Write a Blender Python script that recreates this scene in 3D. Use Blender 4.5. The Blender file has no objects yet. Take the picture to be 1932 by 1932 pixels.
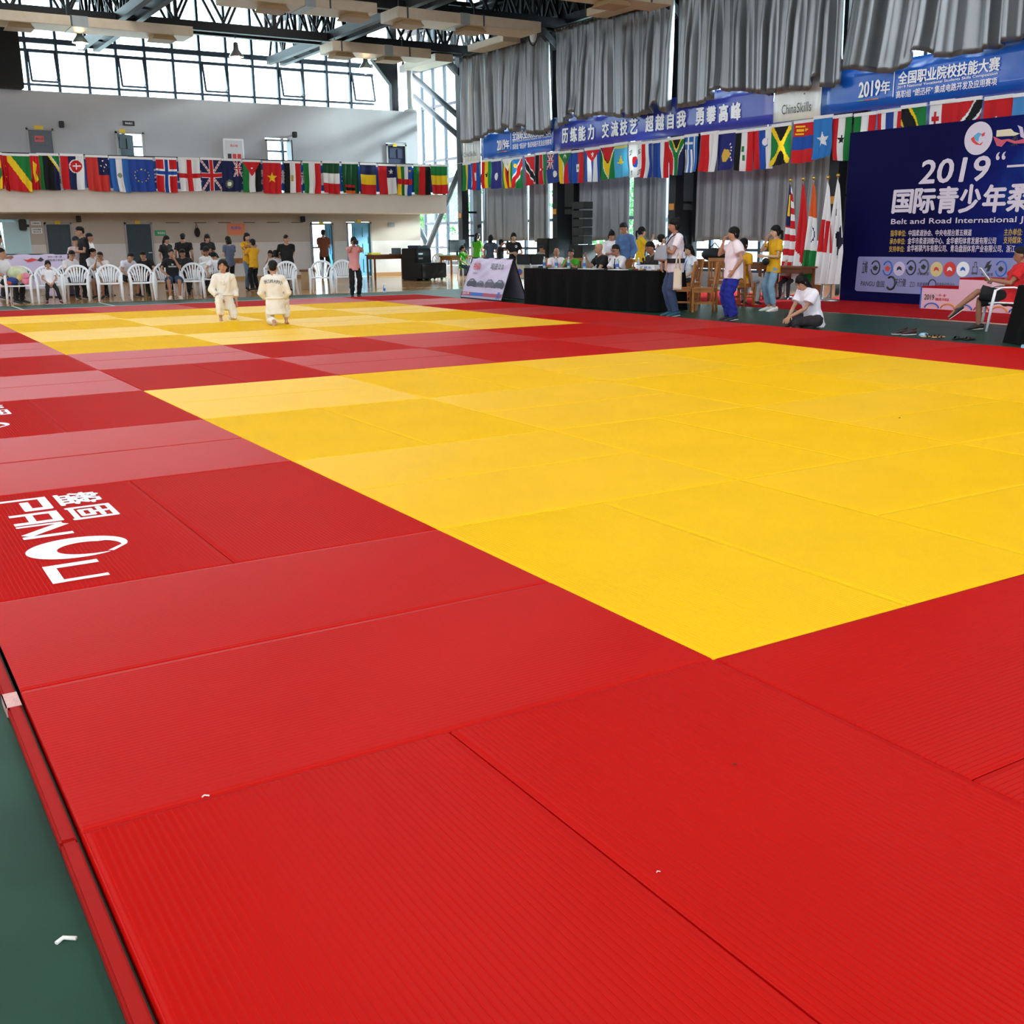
import bpy, bmesh, math, random
import numpy as np
from mathutils import Vector, Matrix
from mathutils.bvhtree import BVHTree

sc = bpy.context.scene
COL = sc.collection
rnd = random.Random(7)

# ------------------------------------------------------------------ camera, sky, lights, exposure
CAM = np.array([-2.3787, -2.5622, 1.4028])
YAW, PITCH, ROLL, FPX = -0.55163365, 0.25168521, -0.00945939, 2029.87
def _rx(a): c, s = math.cos(a), math.sin(a); return np.array([[1,0,0],[0,c,-s],[0,s,c]])
def _rz(a): c, s = math.cos(a), math.sin(a); return np.array([[c,-s,0],[s,c,0],[0,0,1]])
RC = _rz(YAW) @ _rx(math.pi/2 - PITCH) @ _rz(ROLL)
cd = bpy.data.cameras.new('camera'); cam = bpy.data.objects.new('camera', cd); COL.objects.link(cam)
cd.sensor_width = 36.0; cd.lens = 36.0*FPX/1932.0; cd.clip_end = 400; cd.clip_start = .05
cam.matrix_world = Matrix.Translation(Vector(CAM)) @ Matrix(RC.tolist()).to_4x4()
sc.camera = cam

w = bpy.data.worlds.new('sky'); sc.world = w; w.use_nodes = True
bg = w.node_tree.nodes['Background']; bg.inputs[0].default_value = (.86, .94, 1, 1); bg.inputs[1].default_value = 9.0
sc.view_settings.view_transform = 'Standard'; sc.view_settings.look = 'None'
sc.view_settings.exposure = 0.0; sc.view_settings.gamma = 1.0
sc.view_settings.use_curve_mapping = False

sl = bpy.data.lights.new('sun', 'SUN'); sl.energy = 22.0; sl.angle = math.radians(9); sl.color = (1,.98,.94)
sun = bpy.data.objects.new('sun', sl); COL.objects.link(sun)
sun.rotation_euler = Vector((-.93, .21, -.31)).to_track_quat('-Z', 'Y').to_euler()

def area(name, loc, sx, sy, power, col=(1,1,1), rot=(0,0,0), spread=math.pi):
    l = bpy.data.lights.new(name, 'AREA'); l.shape = 'RECTANGLE'; l.size = sx; l.size_y = sy
    l.energy = power; l.color = col; l.spread = spread
    o = bpy.data.objects.new(name, l); COL.objects.link(o); o.location = loc; o.rotation_euler = rot
    return o
# rows of ceiling lamps over the mats, outside the view
for lx in (-3, 4.5, 12):
    for ly in (-4, 4, 12, 20, 28):
        area('ceiling_lamp', (lx, ly, 9.7), 2.4, 2.4, 195, (1,.97,.92))

# ------------------------------------------------------------------ helpers
def ray(px, py): return RC @ np.array([(px-966)/FPX, (966-py)/FPX, -1.0])
def FL(px, py, z=0.0):
    d = ray(px, py); return CAM + d*((z-CAM[2])/d[2])
def PX(px, py, X):
    d = ray(px, py); return CAM + d*((X-CAM[0])/d[0])
def PY(px, py, Y):
    d = ray(px, py); return CAM + d*((Y-CAM[1])/d[1])

def lin(h):
    h = h.lstrip('#'); v = [int(h[i:i+2],16)/255 for i in (0,2,4)]
    return tuple(c/12.92 if c <= .04045 else ((c+.055)/1.055)**2.4 for c in v) + (1.0,)

MATS = {}
def mat(name, col='#808080', rough=.6, metal=0., bump=0., bscale=60., noise=0., nscale=6., spec=.5, trans=0., emit=None, estr=0., sheen=0., coat=0.):
    if name in MATS: return MATS[name]
    m = bpy.data.materials.new(name); m.use_nodes = True; nt = m.node_tree; N = nt.nodes; L = nt.links
    p = N['Principled BSDF']; c = lin(col) if isinstance(col, str) else col
    p.inputs['Base Color'].default_value = c; p.inputs['Roughness'].default_value = rough
    p.inputs['Metallic'].default_value = metal; p.inputs['Specular IOR Level'].default_value = spec
    p.inputs['Sheen Weight'].default_value = sheen; p.inputs['Coat Weight'].default_value = coat
    p.inputs['Transmission Weight'].default_value = trans
    if emit: p.inputs['Emission Color'].default_value = lin(emit); p.inputs['Emission Strength'].default_value = estr
    if noise or bump:
        tc = N.new('ShaderNodeTexCoord')
    if noise:
        n = N.new('ShaderNodeTexNoise'); n.inputs['Scale'].default_value = nscale; n.inputs['Detail'].default_value = 4
        L.new(tc.outputs['Object'], n.inputs['Vector'])
        r = N.new('ShaderNodeMapRange'); r.inputs[1].default_value = .3; r.inputs[2].default_value = .7
        r.inputs[3].default_value = 1-noise; r.inputs[4].default_value = 1+noise
        L.new(n.outputs[0], r.inputs[0])
        mx = N.new('ShaderNodeVectorMath'); mx.operation = 'SCALE'; mx.inputs[0].default_value = c[:3]
        L.new(r.outputs[0], mx.inputs['Scale']); L.new(mx.outputs[0], p.inputs['Base Color'])
    if bump:
        n2 = N.new('ShaderNodeTexNoise'); n2.inputs['Scale'].default_value = bscale; n2.inputs['Detail'].default_value = 3
        L.new(tc.outputs['Object'], n2.inputs['Vector'])
        b = N.new('ShaderNodeBump'); b.inputs['Strength'].default_value = bump; b.inputs['Distance'].default_value = .01
        L.new(n2.outputs[0], b.inputs['Height']); L.new(b.outputs[0], p.inputs['Normal'])
    MATS[name] = m; return m

def printed(name, rough=.7, spec=.4, noise=.04, transl=0.):
    """cloth or vinyl whose printed design is stored as a colour per face"""
    m = mat(name, '#ffffff', rough, spec=spec, bump=.15, bscale=40)
    nt = m.node_tree
    if not any(n.type == 'ATTRIBUTE' for n in nt.nodes):
        a = nt.nodes.new('ShaderNodeAttribute'); a.attribute_name = 'Col'
        nt.links.new(a.outputs['Color'], nt.nodes['Principled BSDF'].inputs['Base Color'])
        if transl:
            tr = nt.nodes.new('ShaderNodeBsdfTranslucent'); mix = nt.nodes.new('ShaderNodeMixShader'); mix.inputs[0].default_value = transl
            nt.links.new(a.outputs['Color'], tr.inputs['Color'])
            nt.links.new(nt.nodes['Principled BSDF'].outputs[0], mix.inputs[1]); nt.links.new(tr.outputs[0], mix.inputs[2])
            nt.links.new(mix.outputs[0], nt.nodes['Material Output'].inputs['Surface'])
    return m

def tag(o, label=None, cat=None, group=None, kind=None):
    if label: o['label'] = label
    if cat: o['category'] = cat
    if group: o['group'] = group
    if kind: o['kind'] = kind
    return o
def link(name, me, parent=None):
    o = bpy.data.objects.new(name, me); COL.objects.link(o)
    if parent: o.parent = parent
    return o
def empty(name, loc=(0,0,0), rz=0., label=None, cat=None, group=None):
    o = bpy.data.objects.new(name, None); COL.objects.link(o); o.location = loc; o.rotation_euler = (0,0,rz)
    o.empty_display_size = .1
    return tag(o, label, cat, group)
def dup(root, loc, rz, label, group=None):
    r = root.copy(); COL.objects.link(r); r.location = loc; r.rotation_euler = (0,0,rz); r['label'] = label
    if group: r['group'] = group
    for ch in list(root.children):
        c = ch.copy(); COL.objects.link(c); c.parent = r
        for g in list(ch.children):
            d = g.copy(); COL.objects.link(d); d.parent = c
    return r

class MB:
    def __init__(s): s.v = []; s.f = []; s.mi = []; s.sm = []
    def add(s, vs, fs, mi=0, smooth=False):
        b = len(s.v); s.v.extend([tuple(map(float, v)) for v in vs])
        for f in fs: s.f.append([b+i for i in f]); s.mi.append(mi); s.sm.append(smooth)
        return s
    def box(s, c, d, mi=0, M=None):
        x, y, z = c; a, b, h = d[0]/2, d[1]/2, d[2]/2
        vs = [(x+i*a, y+j*b, z+k*h) for k in (-1,1) for j in (-1,1) for i in (-1,1)]
        if M is not None: vs = [M @ Vector(v) for v in vs]
        return s.add(vs, [(0,2,3,1),(4,5,7,6),(0,1,5,4),(2,6,7,3),(0,4,6,2),(1,3,7,5)], mi)
    def bb(s, x0, x1, y0, y1, z0, z1, mi=0): return s.box(((x0+x1)/2,(y0+y1)/2,(z0+z1)/2),(x1-x0,y1-y0,z1-z0),mi)
    def bar(s, p, q, wd, ht=None, mi=0, up=(0,0,1)):
        p, q = Vector(p), Vector(q); d = (q-p).normalized(); u = Vector(up)
        if abs(d.dot(u)) > .98: u = Vector((1,0,0))
        sx = d.cross(u).normalized(); sy = sx.cross(d); ht = ht or wd
        vs = [e + sx*(i*wd/2) + sy*(j*ht/2) for e in (p,q) for j in (-1,1) for i in (-1,1)]
        return s.add(vs, [(0,1,3,2),(4,6,7,5),(0,4,5,1),(2,3,7,6),(0,2,6,4),(1,5,7,3)], mi)
    def tube(s, pts, rad, n=8, mi=0, side=None, cap=True, smooth=True, rounded=False):
        """swept tube; rad: number, list of numbers or list of (rx, ry)"""
        pts = [Vector(p) for p in pts]; k = len(pts)
        if not isinstance(rad, (list, tuple)) or (isinstance(rad, tuple)): rad = [rad]*k
        rad = [(r, r) if not isinstance(r, (tuple, list)) else r for r in rad]
        if rounded:
            d0 = (pts[0]-pts[1]).normalized(); d1 = (pts[-1]-pts[-2]).normalized()
            P = []; R = []
            for t in (.98, .8, .45):
                m = min(rad[0]); P.append(pts[0]+d0*m*t); q = math.sqrt(1-t*t); R.append((rad[0][0]*q, rad[0][1]*q))
            P += pts; R += rad
            for t in (.45, .8, .98):
                m = min(rad[-1]); P.append(pts[-1]+d1*m*t); q = math.sqrt(1-t*t); R.append((rad[-1][0]*q, rad[-1][1]*q))
            pts, rad, k = P, R, len(P)
        vs = []; prev = Vector(side) if side is not None else None
        for i in range(k):
            if i == 0: d = pts[1]-pts[0]
            elif i == k-1: d = pts[-1]-pts[-2]
            else: d = (pts[i+1]-pts[i]).normalized() + (pts[i]-pts[i-1]).normalized()
            d = d.normalized() if d.length > 1e-9 else Vector((0,0,1))
            h = prev if prev is not None else (Vector((1,0,0)) if abs(d.x) < .9 else Vector((0,1,0)))
            u = h - d*h.dot(d)
            if u.length < 1e-6: u = Vector((0,1,0)).cross(d)
            u.normalize(); v = d.cross(u)
            if side is None: prev = u
            for j in range(n):
                a = 2*math.pi*j/n; vs.append(pts[i] + u*(math.cos(a)*rad[i][0]) + v*(math.sin(a)*rad[i][1]))
        fs = [(i*n+j, i*n+(j+1)%n, (i+1)*n+(j+1)%n, (i+1)*n+j) for i in range(k-1) for j in range(n)]
        s.add(vs, fs, mi, smooth)
        if cap:
            b = len(s.v)-k*n
            s.f.append([b+j for j in range(n)][::-1]); s.mi.append(mi); s.sm.append(False)
            s.f.append([b+(k-1)*n+j for j in range(n)]); s.mi.append(mi); s.sm.append(False)
        return s
    def lathe(s, prof, c=(0,0,0), n=16, mi=0):
        vs = []; k = len(prof)
        for r, z in prof:
            for j in range(n): a = 2*math.pi*j/n; vs.append((c[0]+r*math.cos(a), c[1]+r*math.sin(a), c[2]+z))
        fs = [(i*n+j, i*n+(j+1)%n, (i+1)*n+(j+1)%n, (i+1)*n+j) for i in range(k-1) for j in range(n)]
        return s.add(vs, fs, mi, True)
    def ball(s, c, r, n=10, mi=0, M=None):
        if not isinstance(r, (tuple, list)): r = (r, r, r)
        vs = []; fs = []; m = n//2+1
        for i in range(m+1):
            t = math.pi*i/m
            for j in range(n):
                a = 2*math.pi*j/n; v = Vector((r[0]*math.sin(t)*math.cos(a), r[1]*math.sin(t)*math.sin(a), r[2]*math.cos(t)))
                if M is not None: v = M @ v
                vs.append(v + Vector(c))
        for i in range(m):
            for j in range(n): fs.append((i*n+j, (i+1)*n+j, (i+1)*n+(j+1)%n, i*n+(j+1)%n))
        return s.add(vs, fs, mi, True)
    def poly(s, pts, o, ux, uy, th=.004, mi=0):
        """flat outline (2-D points) on the plane o, ux, uy, with thickness th towards ux x uy"""
        o, ux, uy = Vector(o), Vector(ux), Vector(uy); n = ux.cross(uy).normalized()
        k = len(pts); a = [o + ux*p[0] + uy*p[1] for p in pts]; b = [q + n*th for q in a]
        return s.add(a+b, [tuple(range(k))[::-1], tuple(range(k, 2*k))] + [(i, (i+1)%k, k+(i+1)%k, k+i) for i in range(k)], mi)
    def mesh(s, name, mats):
        me = bpy.data.meshes.new(name); me.from_pydata(s.v, [], s.f)
        if not isinstance(mats, (list, tuple)): mats = [mats]
        for m in mats: me.materials.append(m)
        me.polygons.foreach_set('material_index', s.mi); me.polygons.foreach_set('use_smooth', s.sm)
        me.update(); return me
    def build(s, name, mats, parent=None, label=None, cat=None, group=None, kind=None, bevel=0):
        me = s.mesh(name, mats)
        if bevel:
            bm = bmesh.new(); bm.from_mesh(me)
            bmesh.ops.remove_doubles(bm, verts=bm.verts, dist=1e-5)
            es = [e for e in bm.edges if len(e.link_faces) == 2 and e.calc_face_angle(0) > .6]
            bmesh.ops.bevel(bm, geom=es, offset=bevel, segments=2, affect='EDGES', clamp_overlap=True)
            bm.to_mesh(me); bm.free()
        return tag(link(name, me, parent), label, cat, group, kind)

def struct(name, mb, m, parent=None, bevel=0): return mb.build(name, m, parent, kind='structure' if parent is None else None, bevel=bevel)

# lettering: outlines of a font turned into thin solid letters on a plane
_tc = {}
def glyphs(txt, bold=0.):
    if (txt, bold) in _tc: return _tc[(txt, bold)]
    cu = bpy.data.curves.new('t', 'FONT'); cu.body = txt; cu.resolution_u = 3; cu.offset = bold; cu.size = 1
    ob = bpy.data.objects.new('t', cu); COL.objects.link(ob)
    dg = bpy.context.evaluated_depsgraph_get(); me = ob.evaluated_get(dg).to_mesh()
    V = np.array([v.co[:2] for v in me.vertices]) if len(me.vertices) else np.zeros((0,2)); F = [tuple(p.vertices) for p in me.polygons]
    ob.evaluated_get(dg).to_mesh_clear(); bpy.data.objects.remove(ob); bpy.data.curves.remove(cu)
    if len(V): V = (V - V.min(0)) / np.maximum(V.max(0)-V.min(0), 1e-6)
    _tc[(txt, bold)] = (V, F); return V, F
def text(mb, txt, o, ux, uy, w, h, lift=.004, bold=0., mi=0, shear=0., rot=0):
    V, F = glyphs(txt); o, ux, uy = Vector(o), Vector(ux).normalized(), Vector(uy).normalized(); n = ux.cross(uy)
    b = bold*h*1.1
    for k, (dx, dy) in enumerate(((0,0),) if bold < .008 else ((-b,0),(b,0),(0,b*.7),(0,-b*.7),(-b*.7,b*.5),(b*.7,-b*.5))):   # heavier strokes: slightly shifted overlays
        mb.add([o + n*(lift+.0002*k) + ux*((v[0]+shear*v[1])*w+dx) + uy*(v[1]*h+dy) for v in V], F, mi)

# printed designs: a fine grid of faces, each with its own colour
def paint(layers, nx, ny, asp):
    """layers drawn on u in 0..1 (left to right) and v in 0..asp (top to bottom)"""
    U, Vv = np.meshgrid((np.arange(nx)+.5)/nx, (np.arange(ny)+.5)/ny*asp)
    C = np.ones((ny, nx, 3))
    def pip(pts):
        ins = np.zeros(U.shape, bool); k = len(pts)
        for i in range(k):
            (x0, y0), (x1, y1) = pts[i], pts[(i+1)%k]
            if y0 == y1: continue
            c = ((y0 > Vv) != (y1 > Vv)) & (U < (x1-x0)*(Vv-y0)/(y1-y0)+x0); ins ^= c
        return ins
    for l in layers:
        k = l[0]
        if k == 'v':
            cs = l[1]; n = len(cs)
            for i, c in enumerate(cs): C[(U >= i/n) & (U < (i+1)/n)] = lin(c)[:3]
        elif k == 'h':
            cs = l[1]; n = len(cs)
            for i, c in enumerate(cs): C[(Vv/asp >= i/n) & (Vv/asp < (i+1)/n)] = lin(c)[:3]
        elif k == 'r': C[(U >= l[1]) & (U < l[3]) & (Vv >= l[2]*asp) & (Vv < l[4]*asp)] = lin(l[5])[:3]
        elif k == 'p': C[pip([(x, y*asp) for x, y in l[1]])] = lin(l[2])[:3]
        elif k == 'd': C[(U-l[1])**2 + (Vv-l[2]*asp)**2 < l[3]**2] = lin(l[4])[:3]
        elif k == 'hd': C[((U-l[1])**2 + (Vv-l[2]*asp)**2 < l[3]**2) & (Vv > l[2]*asp)] = lin(l[4])[:3]
        elif k == 'l':
            x0, y0, x1, y1, wd = l[1], l[2]*asp, l[3], l[4]*asp, l[5]
            dx, dy = x1-x0, y1-y0; t = np.clip(((U-x0)*dx+(Vv-y0)*dy)/(dx*dx+dy*dy), 0, 1)
            C[(U-x0-t*dx)**2+(Vv-y0-t*dy)**2 < (wd/2)**2] = lin(l[6])[:3]
        elif k == 's':
            cx, cy, r = l[1], l[2]*asp, l[3]; a0 = l[5] if len(l) > 5 else 0
            C[pip([(cx+math.sin(a0+i*math.pi/5)*(r if i%2 == 0 else r*.42), cy-math.cos(a0+i*math.pi/5)*(r if i%2 == 0 else r*.42)) for i in range(10)])] = lin(l[4])[:3]
    return C
def printed_grid(name, C, pos, m, parent=None):
    """pos(u, v) -> point; C: rows x cols x 3"""
    ny, nx = C.shape[:2]
    vs = [pos(i/nx, j/ny) for j in range(ny+1) for i in range(nx+1)]
    fs = [(j*(nx+1)+i, (j+1)*(nx+1)+i, (j+1)*(nx+1)+i+1, j*(nx+1)+i+1) for j in range(ny) for i in range(nx)]
    me = bpy.data.meshes.new(name); me.from_pydata([tuple(v) for v in vs], [], fs); me.materials.append(m)
    at = me.color_attributes.new('Col', 'FLOAT_COLOR', 'CORNER')
    c4 = np.ones((ny*nx, 4)); c4[:, :3] = C.reshape(-1, 3); at.data.foreach_set('color', np.repeat(c4, 4, 0).ravel())
    me.polygons.foreach_set('use_smooth', [True]*len(fs)); me.update()
    return link(name, me, parent)
# ------------------------------------------------------------------ materials of the hall
FZ = -.05                                       # hall floor; the tops of the mats lie at z = 0
steel = mat('dark painted steel', '#15171c', .5, .3, noise=.15)
steel2 = mat('grey painted steel', '#4a5258', .5, .3, noise=.1)
wallm = mat('white wall plaster', '#a6a6aa', .85, noise=.03, nscale=1.5, bump=.05)
wall2 = mat('grey upper wall paint', '#b8ada1', .85, noise=.03, nscale=1.5)
slabm = mat('cream balcony plaster', '#d6cbbe', .85, noise=.03, nscale=2)
ductm = mat('cream duct sheet', '#c9bda6', .5, .1, noise=.05)
duct2 = mat('grey duct sheet', '#9aa3a3', .45, .3, noise=.05)
ceilm = mat('dark roof sheet', '#14161a', .8)
black = mat('matt black', '#0a0a0b', .7)
white_pl = mat('white plastic', '#eef0f4', .35, spec=.5)
frame_m = mat('window frame metal', '#39424e', .45, .3)

def floor_material():
    m = mat('green sports floor', '#183d2f', .42, spec=.2, noise=.38, nscale=1.6, bump=.04, bscale=300)
    return m
mb = MB(); mb.bb(-14, 13.4, -14, 24.6, -.2, FZ); struct('floor', mb, floor_material())
# parquet: the rest of the hall
pm = mat('varnished parquet', '#b98a55', .16, noise=.18, nscale=3)
mb = MB(); mb.bb(-14, 19.1, 24.6, 39, -.2, FZ-.003); mb.bb(13.4, 19.1, -14, 24.6, -.2, FZ-.003); struct('floor_parquet', mb, pm)
mb = MB(); mb.bb(-40, 70, 39.05, 90, -.6, -.35); mb.bb(19.12, 70, -30, 39.05, -.6, -.35); struct('ground', mb, mat('pale paving', '#b9bdb8', .9, noise=.1))
# white court lines on the green floor
lm = mat('white court line', '#cfd2c8', .5)
mb = MB(); mb.bb(-14, -2.2, .93, .97, FZ, FZ+.002); mb.bb(-14, 10.6, 22.95, 23.0, FZ, FZ+.002); mb.bb(2.9, 2.95, 22.9, 24.6, FZ, FZ+.002); mb.bb(1.0, 1.05, 22.9, 24.6, FZ, FZ+.002); struct('floor_lines', mb, lm)
mb = MB()
for i in range(18): mb.bb(10.2+i*.24, 10.36+i*.24, 26.6-i*.06, 26.64-i*.06, FZ-.003, FZ-.001)
struct('floor_dashes', mb, mat('yellow line tape', '#d9c27a', .5))

# far wall: white box with two storeys of rooms behind a balcony
AY = 36.0; BX = 19.05
up = [(3.47,4.29),(6.18,7.11),(11.28,12.16),(15.96,16.80)]          # door openings, upper floor
lo = [(.9,3.24),(3.69,4.53),(6.19,7.11),(12.77,13.68),(14.21,15.22)]  # lower floor
def wall_with(openings, x0, x1, z0, z1, ztop, mb, mi=0):
    x = x0
    for a, b in openings:
        mb.bb(x, a, AY, AY+.2, z0, z1, mi); mb.bb(a, b, AY, AY+.2, ztop, z1, mi); x = b
    mb.bb(x, x1, AY, AY+.2, z0, z1, mi)
mb = MB(); wall_with(up, -14, 17.3, 2.9, 5.95, 4.83, mb)
wall_with(lo, -14, 17.3, FZ, 1.55, 1.6, mb)
mb2 = MB(); wall_with(lo, -14, 17.3, 1.25, 2.9, 1.94, mb2)
mb = MB(); wall_with(up, -14, 17.3, 2.9, 5.95, 4.83, mb)
x = -14; mb3 = MB()
for a, b in lo: mb3.bb(x, a, AY, AY+.2, FZ, 1.25); x = b
mb3.bb(x, 17.3, AY, AY+.2, FZ, 1.25); struct('wall_back_foot', mb3, mat('white dado paint', '#d2ccc8', .8, noise=.03))
mb.bb(17.28, 17.3, AY+.2, 39, FZ, 5.95)
struct('wall_back', mb, wallm)
struct('wall_back_lower', mb2, wall2)
mb = MB(); mb.bb(-14, 17.4, 34, AY, 2.22, 2.88); struct('trim_1', mb, slabm)          # balcony slab
mb = MB(); mb.bb(7.11, 12.77, AY-.02, AY, FZ, FZ+.12); mb.bb(15.22, 17.3, AY-.02, AY, FZ, FZ+.12); mb.bb(4.53, 6.19, AY-.02, AY, FZ, FZ+.12)
struct('baseboard_back', mb, mat('wood skirting', '#b0824f', .5))
mb = MB(); mb.bb(-14, 17.28, 36.2, 39, 2.6, 2.9); struct('ceiling_rooms', mb, wallm)
# low skirting and posts along the curtain wall
mb = MB(); mb.bb(18.92, 19.1, -14, 33, FZ, .35); mb.bb(18.92, 19.1, 33, 39, FZ, .25); struct('wall_right', mb, wallm)

# roof deck, grid of trusses
mb = MB(); mb.bb(-14.2, 19.4, -14.2, 39.3, 10.2, 10.35); struct('ceiling', mb, ceilm)
mb = MB(); mb.bb(-14.2, -14, -14.2, 39, FZ, 6.2); mb.bb(-14.2, -14, -14.2, 39, 9.2, 10.2); struct('wall_left', mb, wallm)  # unseen wall; high band left open to let daylight in
mb = MB(); mb.bb(-14.2, 19.2, -14.2, -14, FZ, 5.5); mb.bb(-14.2, 19.2, -14.2, -14, 9.2, 10.2); struct('wall_front', mb, wallm)  # unseen wall behind the camera, with an open band for daylight
def truss(mb, a, b, z0, z1, wd, step):
    a, b = Vector(a), Vector(b); L = (b-a).length; d = (b-a)/L; sx = Vector((-d.y, d.x, 0))*wd/2
    n = max(2, int(L/step))
    for s in (-1, 1):
        mb.bar(a+sx*s+Vector((0,0,z1)), b+sx*s+Vector((0,0,z1)), .14)
        mb.bar(a+sx*s+Vector((0,0,z0)), b+sx*s+Vector((0,0,z0)), .2, .26)
        for i in range(n):
            p, q, r = a+d*(L*i/n)+sx*s, a+d*(L*(i+.5)/n)+sx*s, a+d*(L*(i+1)/n)+sx*s
            mb.bar(p+Vector((0,0,z0)), q+Vector((0,0,z1)), .07); mb.bar(q+Vector((0,0,z1)), r+Vector((0,0,z0)), .07)
            if i % 2 == 0: mb.bar(p+Vector((0,0,z0)), p+Vector((0,0,z1)), .1)
    for i in range(n+1):
        p = a+d*(L*i/n); mb.bar(p-sx+Vector((0,0,z0)), p+sx+Vector((0,0,z0)), .06)
        if i < n: q = a+d*(L*(i+.5)/n); mb.bar(p-sx+Vector((0,0,z1)), q+sx+Vector((0,0,z1)), .06)
n = 2
for Y in (33.2, 27.5, 21.6, 15.7):
    mb = MB(); truss(mb, (-14,Y,0), (18.4,Y,0), 7.72, 9.2, .7, 1.5); struct('trim_%d' % n, mb, steel); n += 1
for X in (-.5, 6.15, 12.8):
    mb = MB(); truss(mb, (X,10,0), (X,38.6,0), 7.75, 9.2, .5, 1.5); struct('trim_%d' % n, mb, steel); n += 1
mb = MB()
for Y in (30.3, 24.5, 36.3):
    mb.bar((-14,Y,9.6), (18.4,Y,9.6), .16)
for X in np.arange(-10, 19, 2.2): mb.bar((X,10,9.85), (X,39,9.85), .1)
struct('trim_%d' % n, mb, steel); n += 1
# side girder over the curtains
mb = MB(); truss(mb, (18.35,8,0), (18.35,38.8,0), 7.85, 9.2, .5, 1.4); struct('trim_%d' % n, mb, steel); n += 1

# lattice columns of the curtain wall
ins = mat('orange notice plate', '#c98a2e', .6)
for i, Y in enumerate((33.8, 27.5, 21.65, 15.85, 9.9)):
    mb = MB()
    xi, xo = 18.0, 18.6
    mb.bb(xi-.14, xi+.14, Y-.145, Y+.145, FZ, 8); mb.bb(xo-.1, xo+.1, Y-.14, Y+.14, FZ, 8)
    for k in range(9):
        z = .55+k*.85; mb.bar((xi, Y, z), (xo, Y, z), .07)
        if i and k % 3 == 1: mb.bar((xi, Y, z-.6), (xo, Y, z+.25), .05)
    mb.bb(18.66, 18.7, Y-.15, Y+.75, 1.2 if i else 4, 4.7); mb.bb(18.66, 18.7, Y-.15, Y+(2.0 if i else .75), 4.7, 8)  # dark boards added behind the column to close bright gaps beside the curtains
    mb.bar((xi, Y, 7.0), (xi-.9, Y, 7.75), .2)
    if i in (1, 2): mb.bb(xi, xo, Y-.05, Y+.05, FZ, 2.05)       # dark boarded foot of the column
    struct('trim_%d' % n, mb, steel); n += 1
    o = MB().bb(xi-.16, xi-.141, Y-.1, Y+.1, 2.05, 2.22).build('notice_plate', ins, None,
        'small orange notice plate on the %s dark lattice column' % ['farthest','second farthest','middle','fourth farthest','nearest'][i], 'sign', 'orange plates on the columns')
mb = MB(); mb.bb(18.85, 18.9, -14, 33.2, 7.62, 10.2); struct('trim_%d' % n, mb, ceilm); n += 1      # dark panel added over the curtains to cover the bright upper windows
mb = MB(); mb.bb(18.85, 18.9, -14, 9.6, .36, 7.62); struct('wall_sun_blocker', mb, wallm)  # unseen solid wall, added to keep the sun off the mats
# steel column and stub post standing before the high windows
mb = MB(); mb.bb(16.45, 16.72, 36.35, 36.6, 5.95, 9); mb.add([(16.45,36.35,6.9),(15.7,36.35,7.75),(16.45,36.35,7.75),(16.45,36.6,6.9),(15.7,36.6,7.75),(16.45,36.6,7.75)], [(0,1,2),(3,5,4),(0,3,4,1),(1,4,5,2),(0,2,5,3)])
struct('trim_%d' % n, mb, steel); n += 1
mb = MB(); mb.tube([(17.08,36.1,5.95),(17.08,36.1,8.2)], .11, 12); mb.lathe([(.0,0),(.25,0),(.25,.06),(.11,.1)], (17.08,36.1,5.95), 12)
struct('trim_%d' % n, mb, mat('white pipe', '#cdd4d4', .5)); n += 1
for a, b in (((18.2,38.2,7.61),(18.2,34.0,5.5)), ((18.2,38.2,6.87),(18.2,34.0,4.8)), ((18.2,33.7,4.5),(18.2,37.9,.2)), ((18.3,38.6,2.2),(18.3,37.3,1.0))):
    mb = MB(); mb.tube([a, b], .11, 10); struct('trim_%d' % n, mb, steel2); n += 1

# glass: thin panes that let the daylight through
gm = bpy.data.materials.new('window glass'); gm.use_nodes = True
_n = gm.node_tree.nodes; _l = gm.node_tree.links; _n.remove(_n['Principled BSDF'])
_t = _n.new('ShaderNodeBsdfTransparent'); _t.inputs[0].default_value = (.86,.96,.98,1); _g = _n.new('ShaderNodeBsdfGlossy'); _g.inputs['Roughness'].default_value = .02
_m = _n.new('ShaderNodeMixShader'); _m.inputs[0].default_value = .06
_l.new(_t.outputs[0], _m.inputs[1]); _l.new(_g.outputs[0], _m.inputs[2]); _l.new(_m.outputs[0], _n['Material Output'].inputs[0])
wn = 1
for i in range(32):                                # far facade, one window per bay
    x0, x1 = -14.43+i*.98, -13.45+i*.98
    mb = MB()
    mb.bb(x0-.045, x0+.045, 38.95, 39.1, FZ, 9.9)
    for z, t in ((7.9,.17),(7.58,.09),(6.5,.07),(8.75,.08),(2.75,.25),(1.0,.06),(4.6,.06)): mb.bb(x0, x1, 38.97, 39.08, z-t/2, z+t/2)
    f = struct('window_%d' % wn, mb, frame_m); wn += 1
    MB().bb(x0+.02, x1-.02, 39.02, 39.03, FZ, 9.9).build('glass', gm, f)
    if i % 3 == 1 and x0 > 3:                      # awning sash pushed open at the foot
        s = MB(); h = 1.0; a = math.radians(14)
        def q(xx, t): return (xx, 38.97-math.sin(a)*t, 7.55-math.cos(a)*t)
        for xx in (x0+.07, x1-.07): s.bar(q(xx,0), q(xx,h), .06)
        s.bar(q(x0+.07,0), q(x1-.07,0), .07); s.bar(q(x0+.07,h), q(x1-.07,h), .06); s.bar(q(x1-.1,h*.9), (x1-.1,39,6.66), .03)
        sash = s.build('sash', frame_m, f)
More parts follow.
